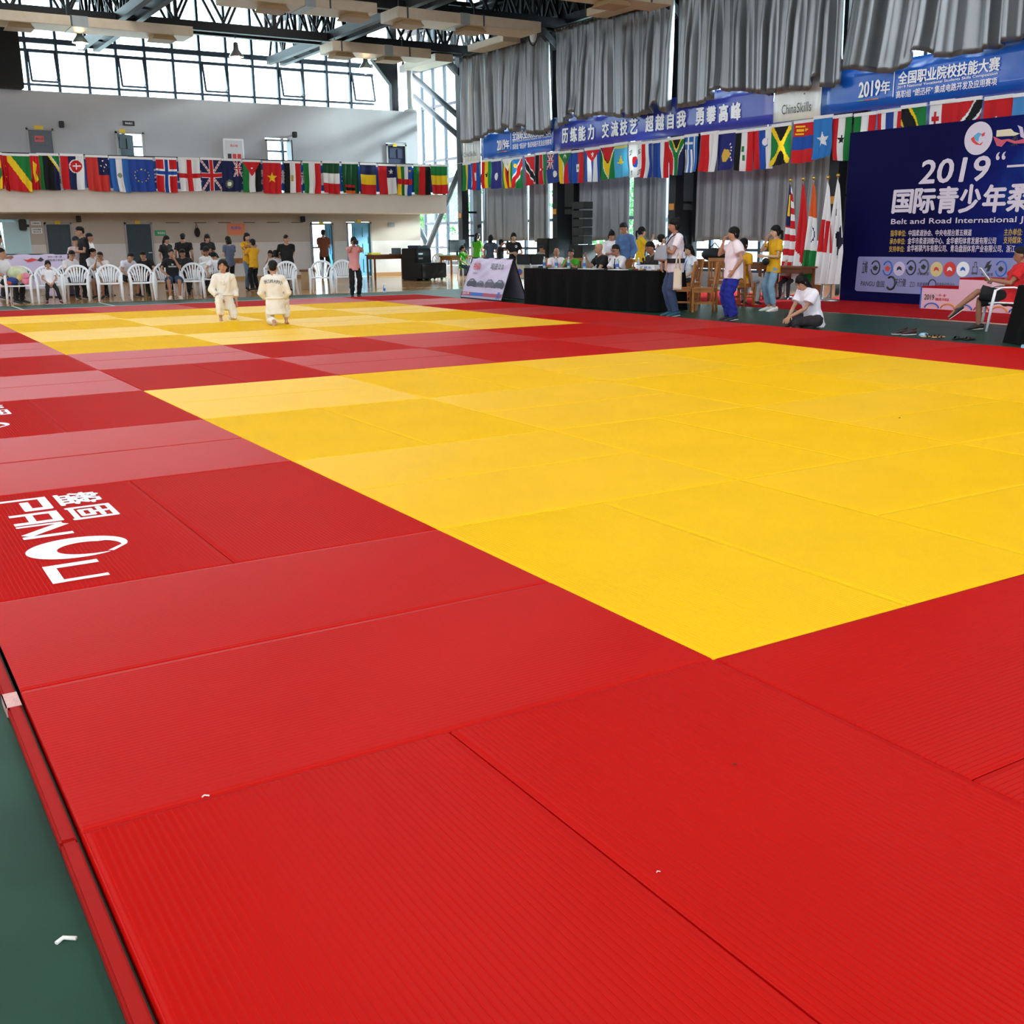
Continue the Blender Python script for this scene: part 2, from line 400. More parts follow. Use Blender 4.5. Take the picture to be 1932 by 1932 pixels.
for i in range(54):                                # right facade
    y0, y1 = 38.95-i*.98, 37.97-i*.98
    mb = MB(); mb.bb(BX-.05, BX+.06, y0-.05, y0+.05, FZ, 9.9)
    for z, t in ((7.9,.16),(6.4,.1),(4.35,.1),(3.55,.2),(1.9,.1),(.95,.08),(.35,.15),(8.9,.1)): mb.bb(BX-.04, BX+.05, y1, y0, z-t/2, z+t/2)
    f = struct('window_%d' % wn, mb, frame_m); wn += 1
    MB().bb(BX, BX+.01, y1+.02, y0-.02, FZ, 9.9).build('glass', gm, f)

# doors of the far wall
dm = mat('dark teal door', '#16303a', .45, noise=.08); dm2 = mat('blue door', '#3d83a8', .4, noise=.06); dgrey = mat('grey door', '#525a62', .45)
navy = mat('navy door', '#121c3c', .45); jam = mat('door frame grey', '#9b9a98', .6); pale = mat('pale blue door leaf', '#b9dbe4', .5)
def door(x0, x1, z0, z1, m, openx=None, sw=1, n=1):
    mb = MB(); t = .06
    mb.bb(x0, x0+t, AY-.04, AY+.1, z0, z1); mb.bb(x1-t, x1, AY-.04, AY+.1, z0, z1); mb.bb(x0, x1, AY-.04, AY+.1, z1-t, z1)
    f = struct('door_%d' % n, mb, jam)
    W = x1-x0-2*t; l = MB()
    if openx is None: B = Matrix.Translation((x0+t, AY+.03, 0))
    else: B = Matrix.Translation((x0+t if sw > 0 else x1-t, AY+.05, 0)) @ Matrix.Rotation(openx, 4, 'Z')
    s = 1 if (openx is None or sw > 0) else -1
    l.box((s*W/2, 0, (z0+z1-t)/2), (W, .045, z1-t-z0), 0, B)
    for px, wx in ((.27,.34),(.73,.34)):            # raised panels
        for pz, hz in ((.2,.3),(.52,.22),(.82,.22)):
            l.box((s*W*px, -.03, z0+(z1-z0)*pz), (W*wx, .02, (z1-z0)*hz*.8), 0, B)
    lf = l.build('door_leaf', m, f)
    MB().box((s*W*.9, -.06, z0+(z1-z0)*.5), (.12, .05, .03), 0, B).build('handle', mat('brushed steel', '#b0b0b0', .3, .9), lf)
    return f
door(*up[0], 2.9, 4.83, dgrey, n=1); door(*up[1], 2.9, 4.83, dm, math.radians(40), 1, n=2); door(*up[2], 2.9, 4.77, dm, math.radians(82), -1, n=3); door(*up[3], 2.9, 4.76, navy, n=4)
door(*lo[1], FZ, 1.94, dm, n=5); door(*lo[2], FZ, 1.94, dm, n=6); door(*lo[3], FZ, 1.9, dm2, math.radians(-38+90), -1, n=7); door(*lo[4], FZ, 1.93, dm2, math.radians(20), -1, n=8)
mb = MB(); mb.bb(.9, .98, AY-.04, AY+.1, FZ, 1.94); mb.bb(3.16, 3.24, AY-.04, AY+.1, FZ, 1.94); mb.bb(.9, 3.24, AY-.04, AY+.1, 1.94, 2.04); f = struct('door_9', mb, pale)
MB().box((-.35,0,1.0),(.8,.05,1.9),0,Matrix.Translation((3.16,AY-.02,0))@Matrix.Rotation(math.radians(14),4,'Z')).build('door_leaf', pale, f)
# ------------------------------------------------------------------ judo mats
def tatami_material(name, col, axis_y=True):
    m = mat(name, col, .42, noise=.035, nscale=1.3)
    nt = m.node_tree; p = nt.nodes['Principled BSDF']
    p.inputs['Anisotropic'].default_value = .96; p.inputs['Roughness'].default_value = TAT_ROUGH; p.inputs['Specular IOR Level'].default_value = TAT_SPEC
    c = nt.nodes.new('ShaderNodeCombineXYZ'); c.inputs[1].default_value = 1.0
    vt = nt.nodes.new('ShaderNodeVectorTransform'); vt.vector_type = 'VECTOR'; vt.convert_from = 'OBJECT'; vt.convert_to = 'WORLD'
    nt.links.new(c.outputs[0], vt.inputs[0]); nt.links.new(vt.outputs[0], p.inputs['Tangent'])
    return m
TAT_ROUGH = .47; TAT_SPEC = .10
def tatami_mesh(name, m):
    """1 m x 2 m mat, ribs along its length (y), soft rounded edges; origin at the centre of its top"""
    W, L = .498, .997; pr = []; nr = 51; pit = 2*(W-.02)/nr
    pr.append((-W, -.05)); pr.append((-W, -.007)); pr.append((-W+.003, -.0015)); pr.append((-W+.009, 0))
    for i in range(nr):
        x = -W+.02+i*pit
        pr += [(x, -.0014), (x+.0013, -.0006), (x+.0032, -.0004), (x+pit*.5, 0), (x+pit-.003, .0004), (x+pit-.0012, .0003)]
    pr += [(W-.02, -.0012), (W-.009, 0), (W-.003, -.0015), (W, -.007), (W, -.05)]
    ys = [(-L, -.007), (-L+.003, -.0015), (-L+.009, -.0002), (-L+.02, 0), (L-.02, 0), (L-.009, -.0002), (L-.003, -.0015), (L, -.007)]
    vs = [(x, y, z+dz if z > -.04 else z) for y, dz in ys for x, z in pr]; k = len(pr)
    fs = [(j*k+i, j*k+i+1, (j+1)*k+i+1, (j+1)*k+i) for j in range(len(ys)-1) for i in range(k-1)]
    fs.append(tuple(range(k))[::-1]); fs.append(tuple((len(ys)-1)*k+i for i in range(k)))
    me = bpy.data.meshes.new(name); me.from_pydata(vs, [], fs); me.materials.append(m)
    sm = [True]*(len(fs)-2)+[False]*2; me.polygons.foreach_set('use_smooth', sm); me.update(); return me
redm = tatami_material('red tatami vinyl', '#b60d08'); yelm = tatami_material('yellow tatami vinyl', '#eeba0e')
tm = {'red': tatami_mesh('red_mat', redm), 'yellow': tatami_mesh('yellow_mat', yelm)}
ordn = ['first','second','third','fourth','fifth','sixth','seventh','eighth','ninth','tenth','eleventh','twelfth','thirteenth','fourteenth','fifteenth','sixteenth','seventeenth','eighteenth','nineteenth','twentieth','twenty-first','twenty-second','twenty-third','twenty-fourth','twenty-fifth','twenty-sixth']
rr = random.Random(3)
MATOBJ = {}
for i in range(-1, 5):
    for j in range(-2, 11):
        even = (i+j) % 2 == 0
        yel = (0 <= i <= 3) and (0 <= j <= 3 or 6 <= j <= 9)
        colr = 'yellow' if yel else 'red'
        for h in (0, 1):
            if even: x, y, rz = 2*i+.5+h, 2*j+1, math.pi
            else: x, y, rz = 2*i+1, 2*j+.5+h, math.pi/2
            o = link('judo_mat', tm[colr]); o.location = (x, y, -rr.random()*.0008); o.rotation_euler = (0,0,rz + rr.uniform(-.0006,.0006))
            side = 'column %d from left, row %d from near edge' % (i+2, j+3)
            half = ('left' if h == 0 else 'right') if even else ('near' if h == 0 else 'far')
            if i == -1: o.location.x = -2.05+1.025*(x+2); o.scale = (1.025,1,1) if even else (1,1.025,1)
            tag(o, '%s ribbed judo mat, %s half of %s' % (colr, half, side), 'mat', '%s judo mats of the competition floor' % colr)
            MATOBJ[(i,j,h)] = o
# logo printed on the mats of the left border: the same mark, turned to be read from the left side
def outline(pts, closed=True): return pts
wp = mat('white print ink', '#eef0f6', .5)
def pangu(parent, name='logo'):
    """word mark lying in the mat's own plane: reading direction -y of the hall, letter tops towards +x"""
    mb = MB(); L = .0016
    def P(a, b, dz=0): return (1.76-b-1.537, 3.0-3.85+a, L+dz)      # a: along the word, b: height of the letters, in metres
    def st(a0, b0, a1, b1, wd, dz): mb.bar(P(a0,b0,dz), P(a1,b1,dz), wd, .0012)
    for k_, q in enumerate(((.03,0,.03,.23,.04),(.01,.208,.31,.208,.045),(.295,.225,.295,.09,.06),(.31,.11,.1,.11,.045),
              (.405,0,.405,.23,.045),(.385,.208,.62,.208,.045),(.6,.225,.6,0,.05),(.4,.09,.6,.09,.035),
              (.665,0,.665,.21,.03),(.69,.215,.86,.02,.06),(.9,0,.9,.225,.045),
              (1.475,.225,1.475,.02,.05),(1.45,.025,1.73,.025,.05),(1.71,.0,1.71,.225,.036))): st(*q, .00006*k_)
    ca, cb, ra, rb, n = 1.195, .19, .185, .22, 44            # round emblem: a crescent that ends in a bird's head
    ring = []
    for i in range(n+1):
        t = i/n; an = math.radians(-58-322*t); wd = .01+.125*math.sin(math.pi*min(1, t*.93))**.9 if t < .86 else .066-.045*(t-.86)/.14
        k = 1-wd/.2
        ring.append((P(ca-ra*math.sin(an), cb+rb*math.cos(an)), P(ca-ra*k*math.sin(an)-.012*(1-k), cb+rb*k*math.cos(an))))
    for (p0,q0),(p1,q1) in zip(ring[:-1], ring[1:]): mb.add([p0,p1,q1,q0], [(0,1,2,3)])
    e = ring[-1]; mb.add([e[0], e[1], P(ca+.13,cb+.11), P(ca+.15,cb+.13)], [(0,1,2,3)])
    mb.build(name, wp, parent, label='white printed word mark')
    mb = MB()
    for q, ch in enumerate('盤固'):
        text(mb, ch, P(.01+.36*q, .275), (0,1,0), (-1,0,0), .285, .215, 0, .035)
    mb.build('characters', wp, parent, label='white printed characters')
for (i, j, h) in ((-1, 1, 0), (-1, 3, 0), (-1, 5, 0)):
    o = MATOBJ[(i,j,h)]; pangu(o)
    o['label'] = 'red judo mat with white word mark at left border, %s marked mat from the front' % ordn[(j-1)//2]
# low red edging strip along the left side of the mats
for k in range(13):
    y0 = -4+2*k
    MB().bb(-2.098, -2.058, y0+.002, y0+1.998, FZ, -.014).build('edging_strip', mat('red foam edging', '#a00d09', .6, noise=.06, spec=.15), None,
        'red foam edging strip along the left mat border, %s piece from the near end' % ordn[k], 'edging', 'edging strips along the left border', bevel=.006)
p = FL(22,1313,0); mb = MB(); mb.bb(-2.102, -2.056, p[1]-.06, p[1]+.06, -.0138, -.012); mb.bb(-2.102, -2.0985, p[1]-.06, p[1]+.06, -.045, -.012)
mb.build('tape_label', mat('crumpled pale tape', '#d9a49b', .3, bump=.6, bscale=60), None, 'crumpled pale pink tape stuck round the red edging strip', 'tape')
# crumbs and threads dropped on the floor
for px, py, r, lab in ((388,1504,.009,'tiny white scrap on the second row of red mats'),(1242,1647,.005,'tiny white crumb on the large red mat in front'),(125,1776,.02,'curl of white thread on the green floor by the edging'),(1386,1444,.006,'tiny dark crumb on the red mat below the yellow corner'),(1697,789,.009,'small dark fluff on the yellow mats at right')):
    z = FZ if px == 125 else 0
    p = FL(px, py, z)
    MB().tube([(p[0]-r,p[1],z+.003),(p[0]-r*.2,p[1]+r*.5,z+.004),(p[0]+r,p[1]-r*.3,z+.003)], r*.25, 6).build('lint', mat('dark crumb','#5a2a20') if px in (1386,1697) else mat('white scrap','#e9e4e0'), None, lab, 'scrap')
# ------------------------------------------------------------------ curtains
def cloth_mat(name, col, rough, **k): return mat(name, col, rough, **k)
curt = mat('silver grey curtain satin', '#84878a', .36, .75, noise=.05, nscale=2)
curt2 = mat('grey curtain cloth', '#8b8e92', .5, .4, noise=.05, nscale=2)
def curtain(X, ya, yb, ztop, zbot, folds, seed, label, group, amp=.09, m=None, left_pull=0., scal=None):
    """hanging pleated cloth along y from ya (far) to yb (near); scal: list of (y fraction, lift) where the hem is hitched up"""
    r = random.Random(seed); nx, nz = max(40, int(folds*10)), 22
    ph = []; p = 0
    for i in range(nx+1): p += (.75+.5*r.random()); ph.append(p)
    ph = [2*math.pi*folds*q/p for q in ph]; am = [.55+.45*math.sin(q*.31+seed)+.2*r.random() for q in ph]
    k = [r.random()*6 for _ in range(6)]
    vs = []
    for j in range(nz+1):
        t = j/nz
        for i in range(nx+1):
            u = i/nx
            hem = zbot + (.10 if X < 18 else .02)*math.sin(u*7+k[0]) + (.05 if X < 18 else .015)*math.sin(u*17+k[1])
            for (su, sl, sw) in (scal or []): hem += sl*math.exp(-((u-su)/sw)**2)
            z = ztop + (hem-ztop)*t
            y = ya+(yb-ya)*u + .10*t*math.sin(u*9+k[2]) + left_pull*t**1.5*(1-u)**3
            tight = .35+.65*min(1, t*2.2)
            x = X + amp*am[i]*tight*(math.sin(ph[i])+.35*math.sin(2*ph[i]+1)) + .05*t*t*math.sin(u*11+k[3])
            for (su, sl, sw) in (scal or []): x -= .25*max(0, t-.8)/.2*math.exp(-((u-su)/sw)**2)*min(1, sl)
            vs.append((x, y, z))
    fs = [(j*(nx+1)+i, (j+1)*(nx+1)+i, (j+1)*(nx+1)+i+1, j*(nx+1)+i+1) for j in range(nz) for i in range(nx)]
    root = empty('curtain', (X, (ya+yb)/2, zbot), 0, label, 'curtain', group)
    me = bpy.data.meshes.new('cloth'); me.from_pydata([(v[0]-X, v[1]-(ya+yb)/2, v[2]-zbot) for v in vs], [], fs); me.materials.append(m or curt)
    me.polygons.foreach_set('use_smooth', [True]*len(fs)); me.update(); o = link('cloth', me, root)
    sf = o.modifiers.new('thickness', 'SOLIDIFY'); sf.thickness = .006
    rail = MB().tube([(0, ya-(ya+yb)/2, ztop-zbot+.03), (0, yb-(ya+yb)/2, ztop-zbot+.03)], .025, 8)
    for q in range(5): yq = (ya-yb)*(.5-.24*q-.02); rail.bar((0, yq, ztop-zbot+.03), (.24, yq, ztop-zbot+.06), .03)
    rail.build('rail', steel, root)
    h = MB()
    for q in range(int(abs(yb-ya)/.17)): h.bar((0, ya-(ya+yb)/2-.17*q-.05, ztop-zbot+.03), (0, ya-(ya+yb)/2-.17*q-.05, ztop-zbot-.03), .03)
    h.build('hooks', mat('brass hooks', '#9b8a62', .5, .6), root)
    return root
XC = 17.58
yc = lambda px, py, X=17.58: PX(px, py, X)[1]
for (ya, yb, zb, f, sd, sc_, lab, lp) in (
    (yc(872,150), yc(1036,150)+.02, 4.69, 19, 1, [(.55,.28,.035),(.73,.2,.03)], 'silver grey upper curtain farthest from the camera, over the left end of the blue banner', 0),
    (yc(1046,150), yc(1271,100)+.02, 4.69, 19, 2, [(.2,.3,.05),(.62,.18,.03),(.9,.3,.03)], 'silver grey upper curtain second farthest, over the slogan banner', 0),
    (yc(1277,100), yc(1587,100)+.02, 4.71, 20, 3, [(.3,.2,.03),(.9,.3,.025)], 'silver grey upper curtain second nearest, above the white banner panel', 0),
    (yc(1612,50), 9.5, 4.84, 13, 4, [(.36,.25,.04),(.9,.35,.05)], 'creamy grey upper curtain nearest the camera, pulled aside at its left hem', .45)):
    curtain(XC if sd < 4 else XC-.05, ya, yb, 7.5, zb, f, sd, lab, 'upper curtains above the banner', .15 if sd < 4 else .19, curt, lp, sc_)
y2 = lambda px: PX(px, 420, 18.78)[1]
for (ya, yb, f, sd, lab) in (
    (y2(917), y2(993), 6, 11, 'grey lower curtain hanging beside the far lattice column'),
    (y2(1000), y2(1038), 5, 12, 'grey lower curtain right of the first bright gap'),
    (y2(1058), y2(1187), 9, 13, 'grey lower curtain behind the tall loudspeaker stack'),
    (y2(1194), y2(1256), 6, 14, 'grey lower curtain right of the second bright gap, behind the woman in yellow'),
    (y2(1280), y2(1440), 10, 15, 'grey lower curtain behind the man in blue trousers'),
    (y2(1441), y2(1556), 7, 16, 'grey lower curtain behind the row of flagpoles'),
    (y2(1585), 10.0, 14, 17, 'grey lower curtain mostly hidden behind the big blue backdrop')):
    curtain(18.78, ya, yb, 4.6, 1.2, f, sd, lab, 'lower curtains below the banner', .1, curt2)

# ------------------------------------------------------------------ banners along the curtain wall
XB = 17.82
vin = mat('white banner vinyl', '#e6e8e6', .3, spec=.6, bump=.1, bscale=3)
ink = {k: mat('print '+k, c, .45) for k, c in dict(white='#f2f3f6', grey='#4d4f52', dark='#26272b', red='#d23b35', orange='#e08b2e', green='#4f9a52', blue='#2a63c0', yellow='#d9c23a', black='#111113', lilac='#c9bfdc', gold='#d9c48a', cyan='#5aa9d8').items()}
VN = ((0,-1,0), (0,0,1))                            # reading direction and up on the right-hand wall
def vinyl_banner(ya, yb, z0, z1, col, label, X=XB):
    root = empty('banner', (X, (ya+yb)/2, z0), 0, label, 'banner', 'long banner sections under the upper curtains')
    m = mat('banner vinyl '+col, col, .22, spec=.6)
    n = 24; vs = []
    for j in range(5):
        for i in range(n+1):
            vs.append((.012*math.sin(i*1.7)+.008*math.sin(j*2+i), (ya-yb)/2-(ya-yb)*i/n, (z1-z0)*(1-j/4)))
    fs = [(j*(n+1)+i, (j+1)*(n+1)+i, (j+1)*(n+1)+i+1, j*(n+1)+i+1) for j in range(4) for i in range(n)]
    me = bpy.data.meshes.new('sheet'); me.from_pydata(vs, [], fs); me.materials.append(m); me.polygons.foreach_set('use_smooth', [True]*len(fs)); me.update()
    tb = MB()
    for q in range(6): tb.bar((0, (ya-yb)*(.48-.192*q), z1-z0-.03), (.2, (ya-yb)*(.48-.192*q), z1-z0-.03), .02)
    tb.bar((.1, (ya-yb)*.5, z1-z0-.03), (.1, -(ya-yb)*.5, z1-z0-.03), .04); tb.build('mounting_rail', steel, root)
    o = link('sheet', me, root); s = o.modifiers.new('thickness', 'SOLIDIFY'); s.thickness = .004
    return root
def wall_text(root, name, items, X, m, bold=.02):
    """items: (text, y left, y right, z bottom, z top)"""
    mb = MB(); o = root.location
    for it in items:
        t, y0, y1, z0, z1 = it[:5]
        text(mb, t, (X-o[0], y0-o[1], z0-o[2]), VN[0], VN[1], y0-y1, z1-z0, 0, bold, 0, it[5] if len(it) > 5 else 0)
    return mb.build(name, m, root)
Bz0, Bz1 = 4.02, 5.0
yq = lambda px: PX(px, 240, XB)[1]
r = vinyl_banner(yq(872), yq(906), 3.95, 4.9, '#dfe2df', 'white banner panel with grey lettering at the far left end of the wall')
wall_text(r, 'lettering', [('China',yq(875),yq(886),4.17,4.33),('Skills',yq(886.5),yq(899),4.17,4.33)], XB-.03, ink['grey'], .005)
wall_text(r, 'stars', [('★',yq(889),yq(891),4.62,4.7),('★',yq(893),yq(895),4.68,4.76)], XB-.03, ink['red'], 0)
r = vinyl_banner(yq(907), yq(1044), Bz0-.02, Bz1, '#1b5fc0', 'blue banner with the year and competition title, left of the slogan')
wall_text(r, 'lettering', [('2019',yq(939),yq(954),4.25,4.57),('年',yq(954.5),yq(962),4.26,4.55)], XB-.03, ink['white'], .03)
wall_text(r, 'title', [('全国职业院校技能大赛',yq(968),yq(1041),4.5,4.8)], XB-.03, ink['white'], .03)
wall_text(r, 'subtitle', [('2019 National Vocational Students Skills Competition',yq(968),yq(1042),4.42,4.5),('高职组 “朗迅杯” 集成电路开发及应用赛项',yq(968),yq(1042),4.2,4.38)], XB-.03, ink['white'], .01)
MB().bb(-.035,-.03, yq(965)-r.location.y-.01, yq(965)-r.location.y+.01, .22, .75).build('divider', ink['white'], r)
r2 = MB()
for q, c in enumerate(('green','red','orange','blue')): MB().bb(-.035, -.03, yq(939)-.22*q-.2-r.location.y, yq(939)-.22*q-r.location.y, .17, .195).build('colour_rule', ink[c], r)
r = vinyl_banner(yq(1045), yq(1457), 4.0, 5.0, '#3a44a8', 'purple blue slogan banner with large white characters')
sl = []
for ch, px0, px1 in (('历',1062,1073),('练',1078,1090),('能',1093,1106),('力',1111,1122),('交',1138,1150),('流',1155,1168),('技',1172,1185),('艺',1190,1204),('超',1220,1234),('越',1239,1254),('自',1261,1272),('我',1279,1295),('勇',1314,1329),('攀',1335,1351),('高',1358,1374),('峰',1381,1398)):
    y0 = PX(px0, 230, XB)[1]; y1 = PX(px1, 230, XB)[1]; sl.append((ch, y0, y1, 4.2, 4.62))
for q in range(4): wall_text(r, 'slogan', sl[4*q:4*q+4], XB-.03, ink['white'], .04)
r = vinyl_banner(yq(1458), yq(1546), 4.02, 5.0, '#e2e5e2', 'white banner panel with grey lettering, between the slogan and the blue title')
wall_text(r, 'lettering', [('China',yq(1475),yq(1502),4.18,4.4),('Skills',yq(1503),yq(1530),4.18,4.4)], XB-.03, ink['grey'], .005)
wall_text(r, 'stars', [('★',yq(1511),yq(1516),4.66,4.76),('★',yq(1519),yq(1524),4.7,4.78)], XB-.03, ink['red'], 0); wall_text(r, 'star', [('★',yq(1514),yq(1518),4.56,4.62)], XB-.03, ink['dark'], 0)
r = vinyl_banner(yq(1547), 9.0, 4.04, 5.0, '#1558b8', 'blue banner with the year and competition title, nearest the camera')
yy = lambda px: PX(px, 160, XB)[1]
wall_text(r, 'lettering', [('2019',yy(1623),yy(1662),4.32,4.64),('年',yy(1664),yy(1681),4.33,4.6)], XB-.03, ink['white'], .03)
wall_text(r, 'title', [('全国职业院校技能大赛',yy(1696),yy(1884),4.47,4.73)], XB-.03, ink['white'], .03)
wall_text(r, 'subtitle', [('2019 National Vocational Students Skills Competition',yy(1695),yy(1882),4.38,4.45),('高职组 “朗迅杯” 集成电路开发及应用赛项',yy(1694),yy(1882),4.2,4.35)], XB-.03, ink['white'], .012)
MB().bb(-.035,-.03, yy(1688)-r.location.y-.01, yy(1688)-r.location.y+.01, .2, .72).build('divider', ink['white'], r)
for q, c in enumerate(('green','red','orange','blue')): MB().bb(-.035, -.03, yy(1622)-.2*q-.18-r.location.y, yy(1622)-.2*q-r.location.y, .2, .22).build('colour_rule', ink[c], r)

# ------------------------------------------------------------------ flags strung along the wall and on the balcony
flagm = printed('flag cloth', .75, .3, transl=.12)
def flag(o, ux, nrm, w, h, layers, label, seed, group, taper=.04, parent=None):
    """hanging flag: o = upper left corner, ux = direction along the cord, nrm = towards the viewer"""
    r = random.Random(seed); o, ux, nrm = Vector(o), Vector(ux), Vector(nrm)
    k = [r.random()*6.28 for _ in range(5)]; a1 = .02+.03*r.random(); n = r.choice((1.5,2,2.5,3)); sway = r.uniform(-.05,.05); sh = r.uniform(-.03,.03)
    def pos(u, v):
        g = v**1.3
        x = (u-.5)*w*(1-taper*g*(1+math.sin(k[3])))+w/2 + sway*g*w + .02*g*math.sin(v*5+k[4])
        d = a1*(.3+g)*math.sin(u*n*6.28+k[0]+v*1.5) + .02*g*math.sin(v*6+k[1])
        return o + ux*x + nrm*d + Vector((0,0,-h*v - sh*u*v*2 - .015*math.sin(u*3.1)))
    C = paint(layers, 36, 48, h/w)
    root = empty('flag', o, 0, label, 'flag', group)
    ob = printed_grid('cloth', C, lambda u, v: pos(u, v)-o, flagm, root)
    s = MB(); s.bar(Vector((0,0,.02)), ux*w+Vector((0,0,.02)), .034, .07, 0); s.build('sleeve', mat('white flag sleeve', '#e4e4e6', .8), root)
    return root
R_, W_, G_, B_, Y_, K_, N_ = '#cc1f26','#e9e9ea','#1c7a3a','#1f4fa8','#f2cb22','#131316','#1c2250'
UJ = lambda x0,y0,x1,y1: [('r',x0,y0,x1,y1,N_),('l',x0,y0,x1,y1,.09,W_),('l',x1,y0,x0,y1,.09,W_),('l',x0,y0,x1,y1,.035,R_),('l',x1,y0,x0,y1,.035,R_),
    ('r',(x0+x1)/2-.085*(x1-x0)*1.3,y0,(x0+x1)/2+.085*(x1-x0)*1.3,y1,W_),('r',x0,(y0+y1)/2-.07*(y1-y0)*1.3,x1,(y0+y1)/2+.07*(y1-y0)*1.3,W_),
    ('r',(x0+x1)/2-.055*(x1-x0)*1.3,y0,(x0+x1)/2+.055*(x1-x0)*1.3,y1,R_),('r',x0,(y0+y1)/2-.045*(y1-y0)*1.3,x1,(y0+y1)/2+.045*(y1-y0)*1.3,R_)]
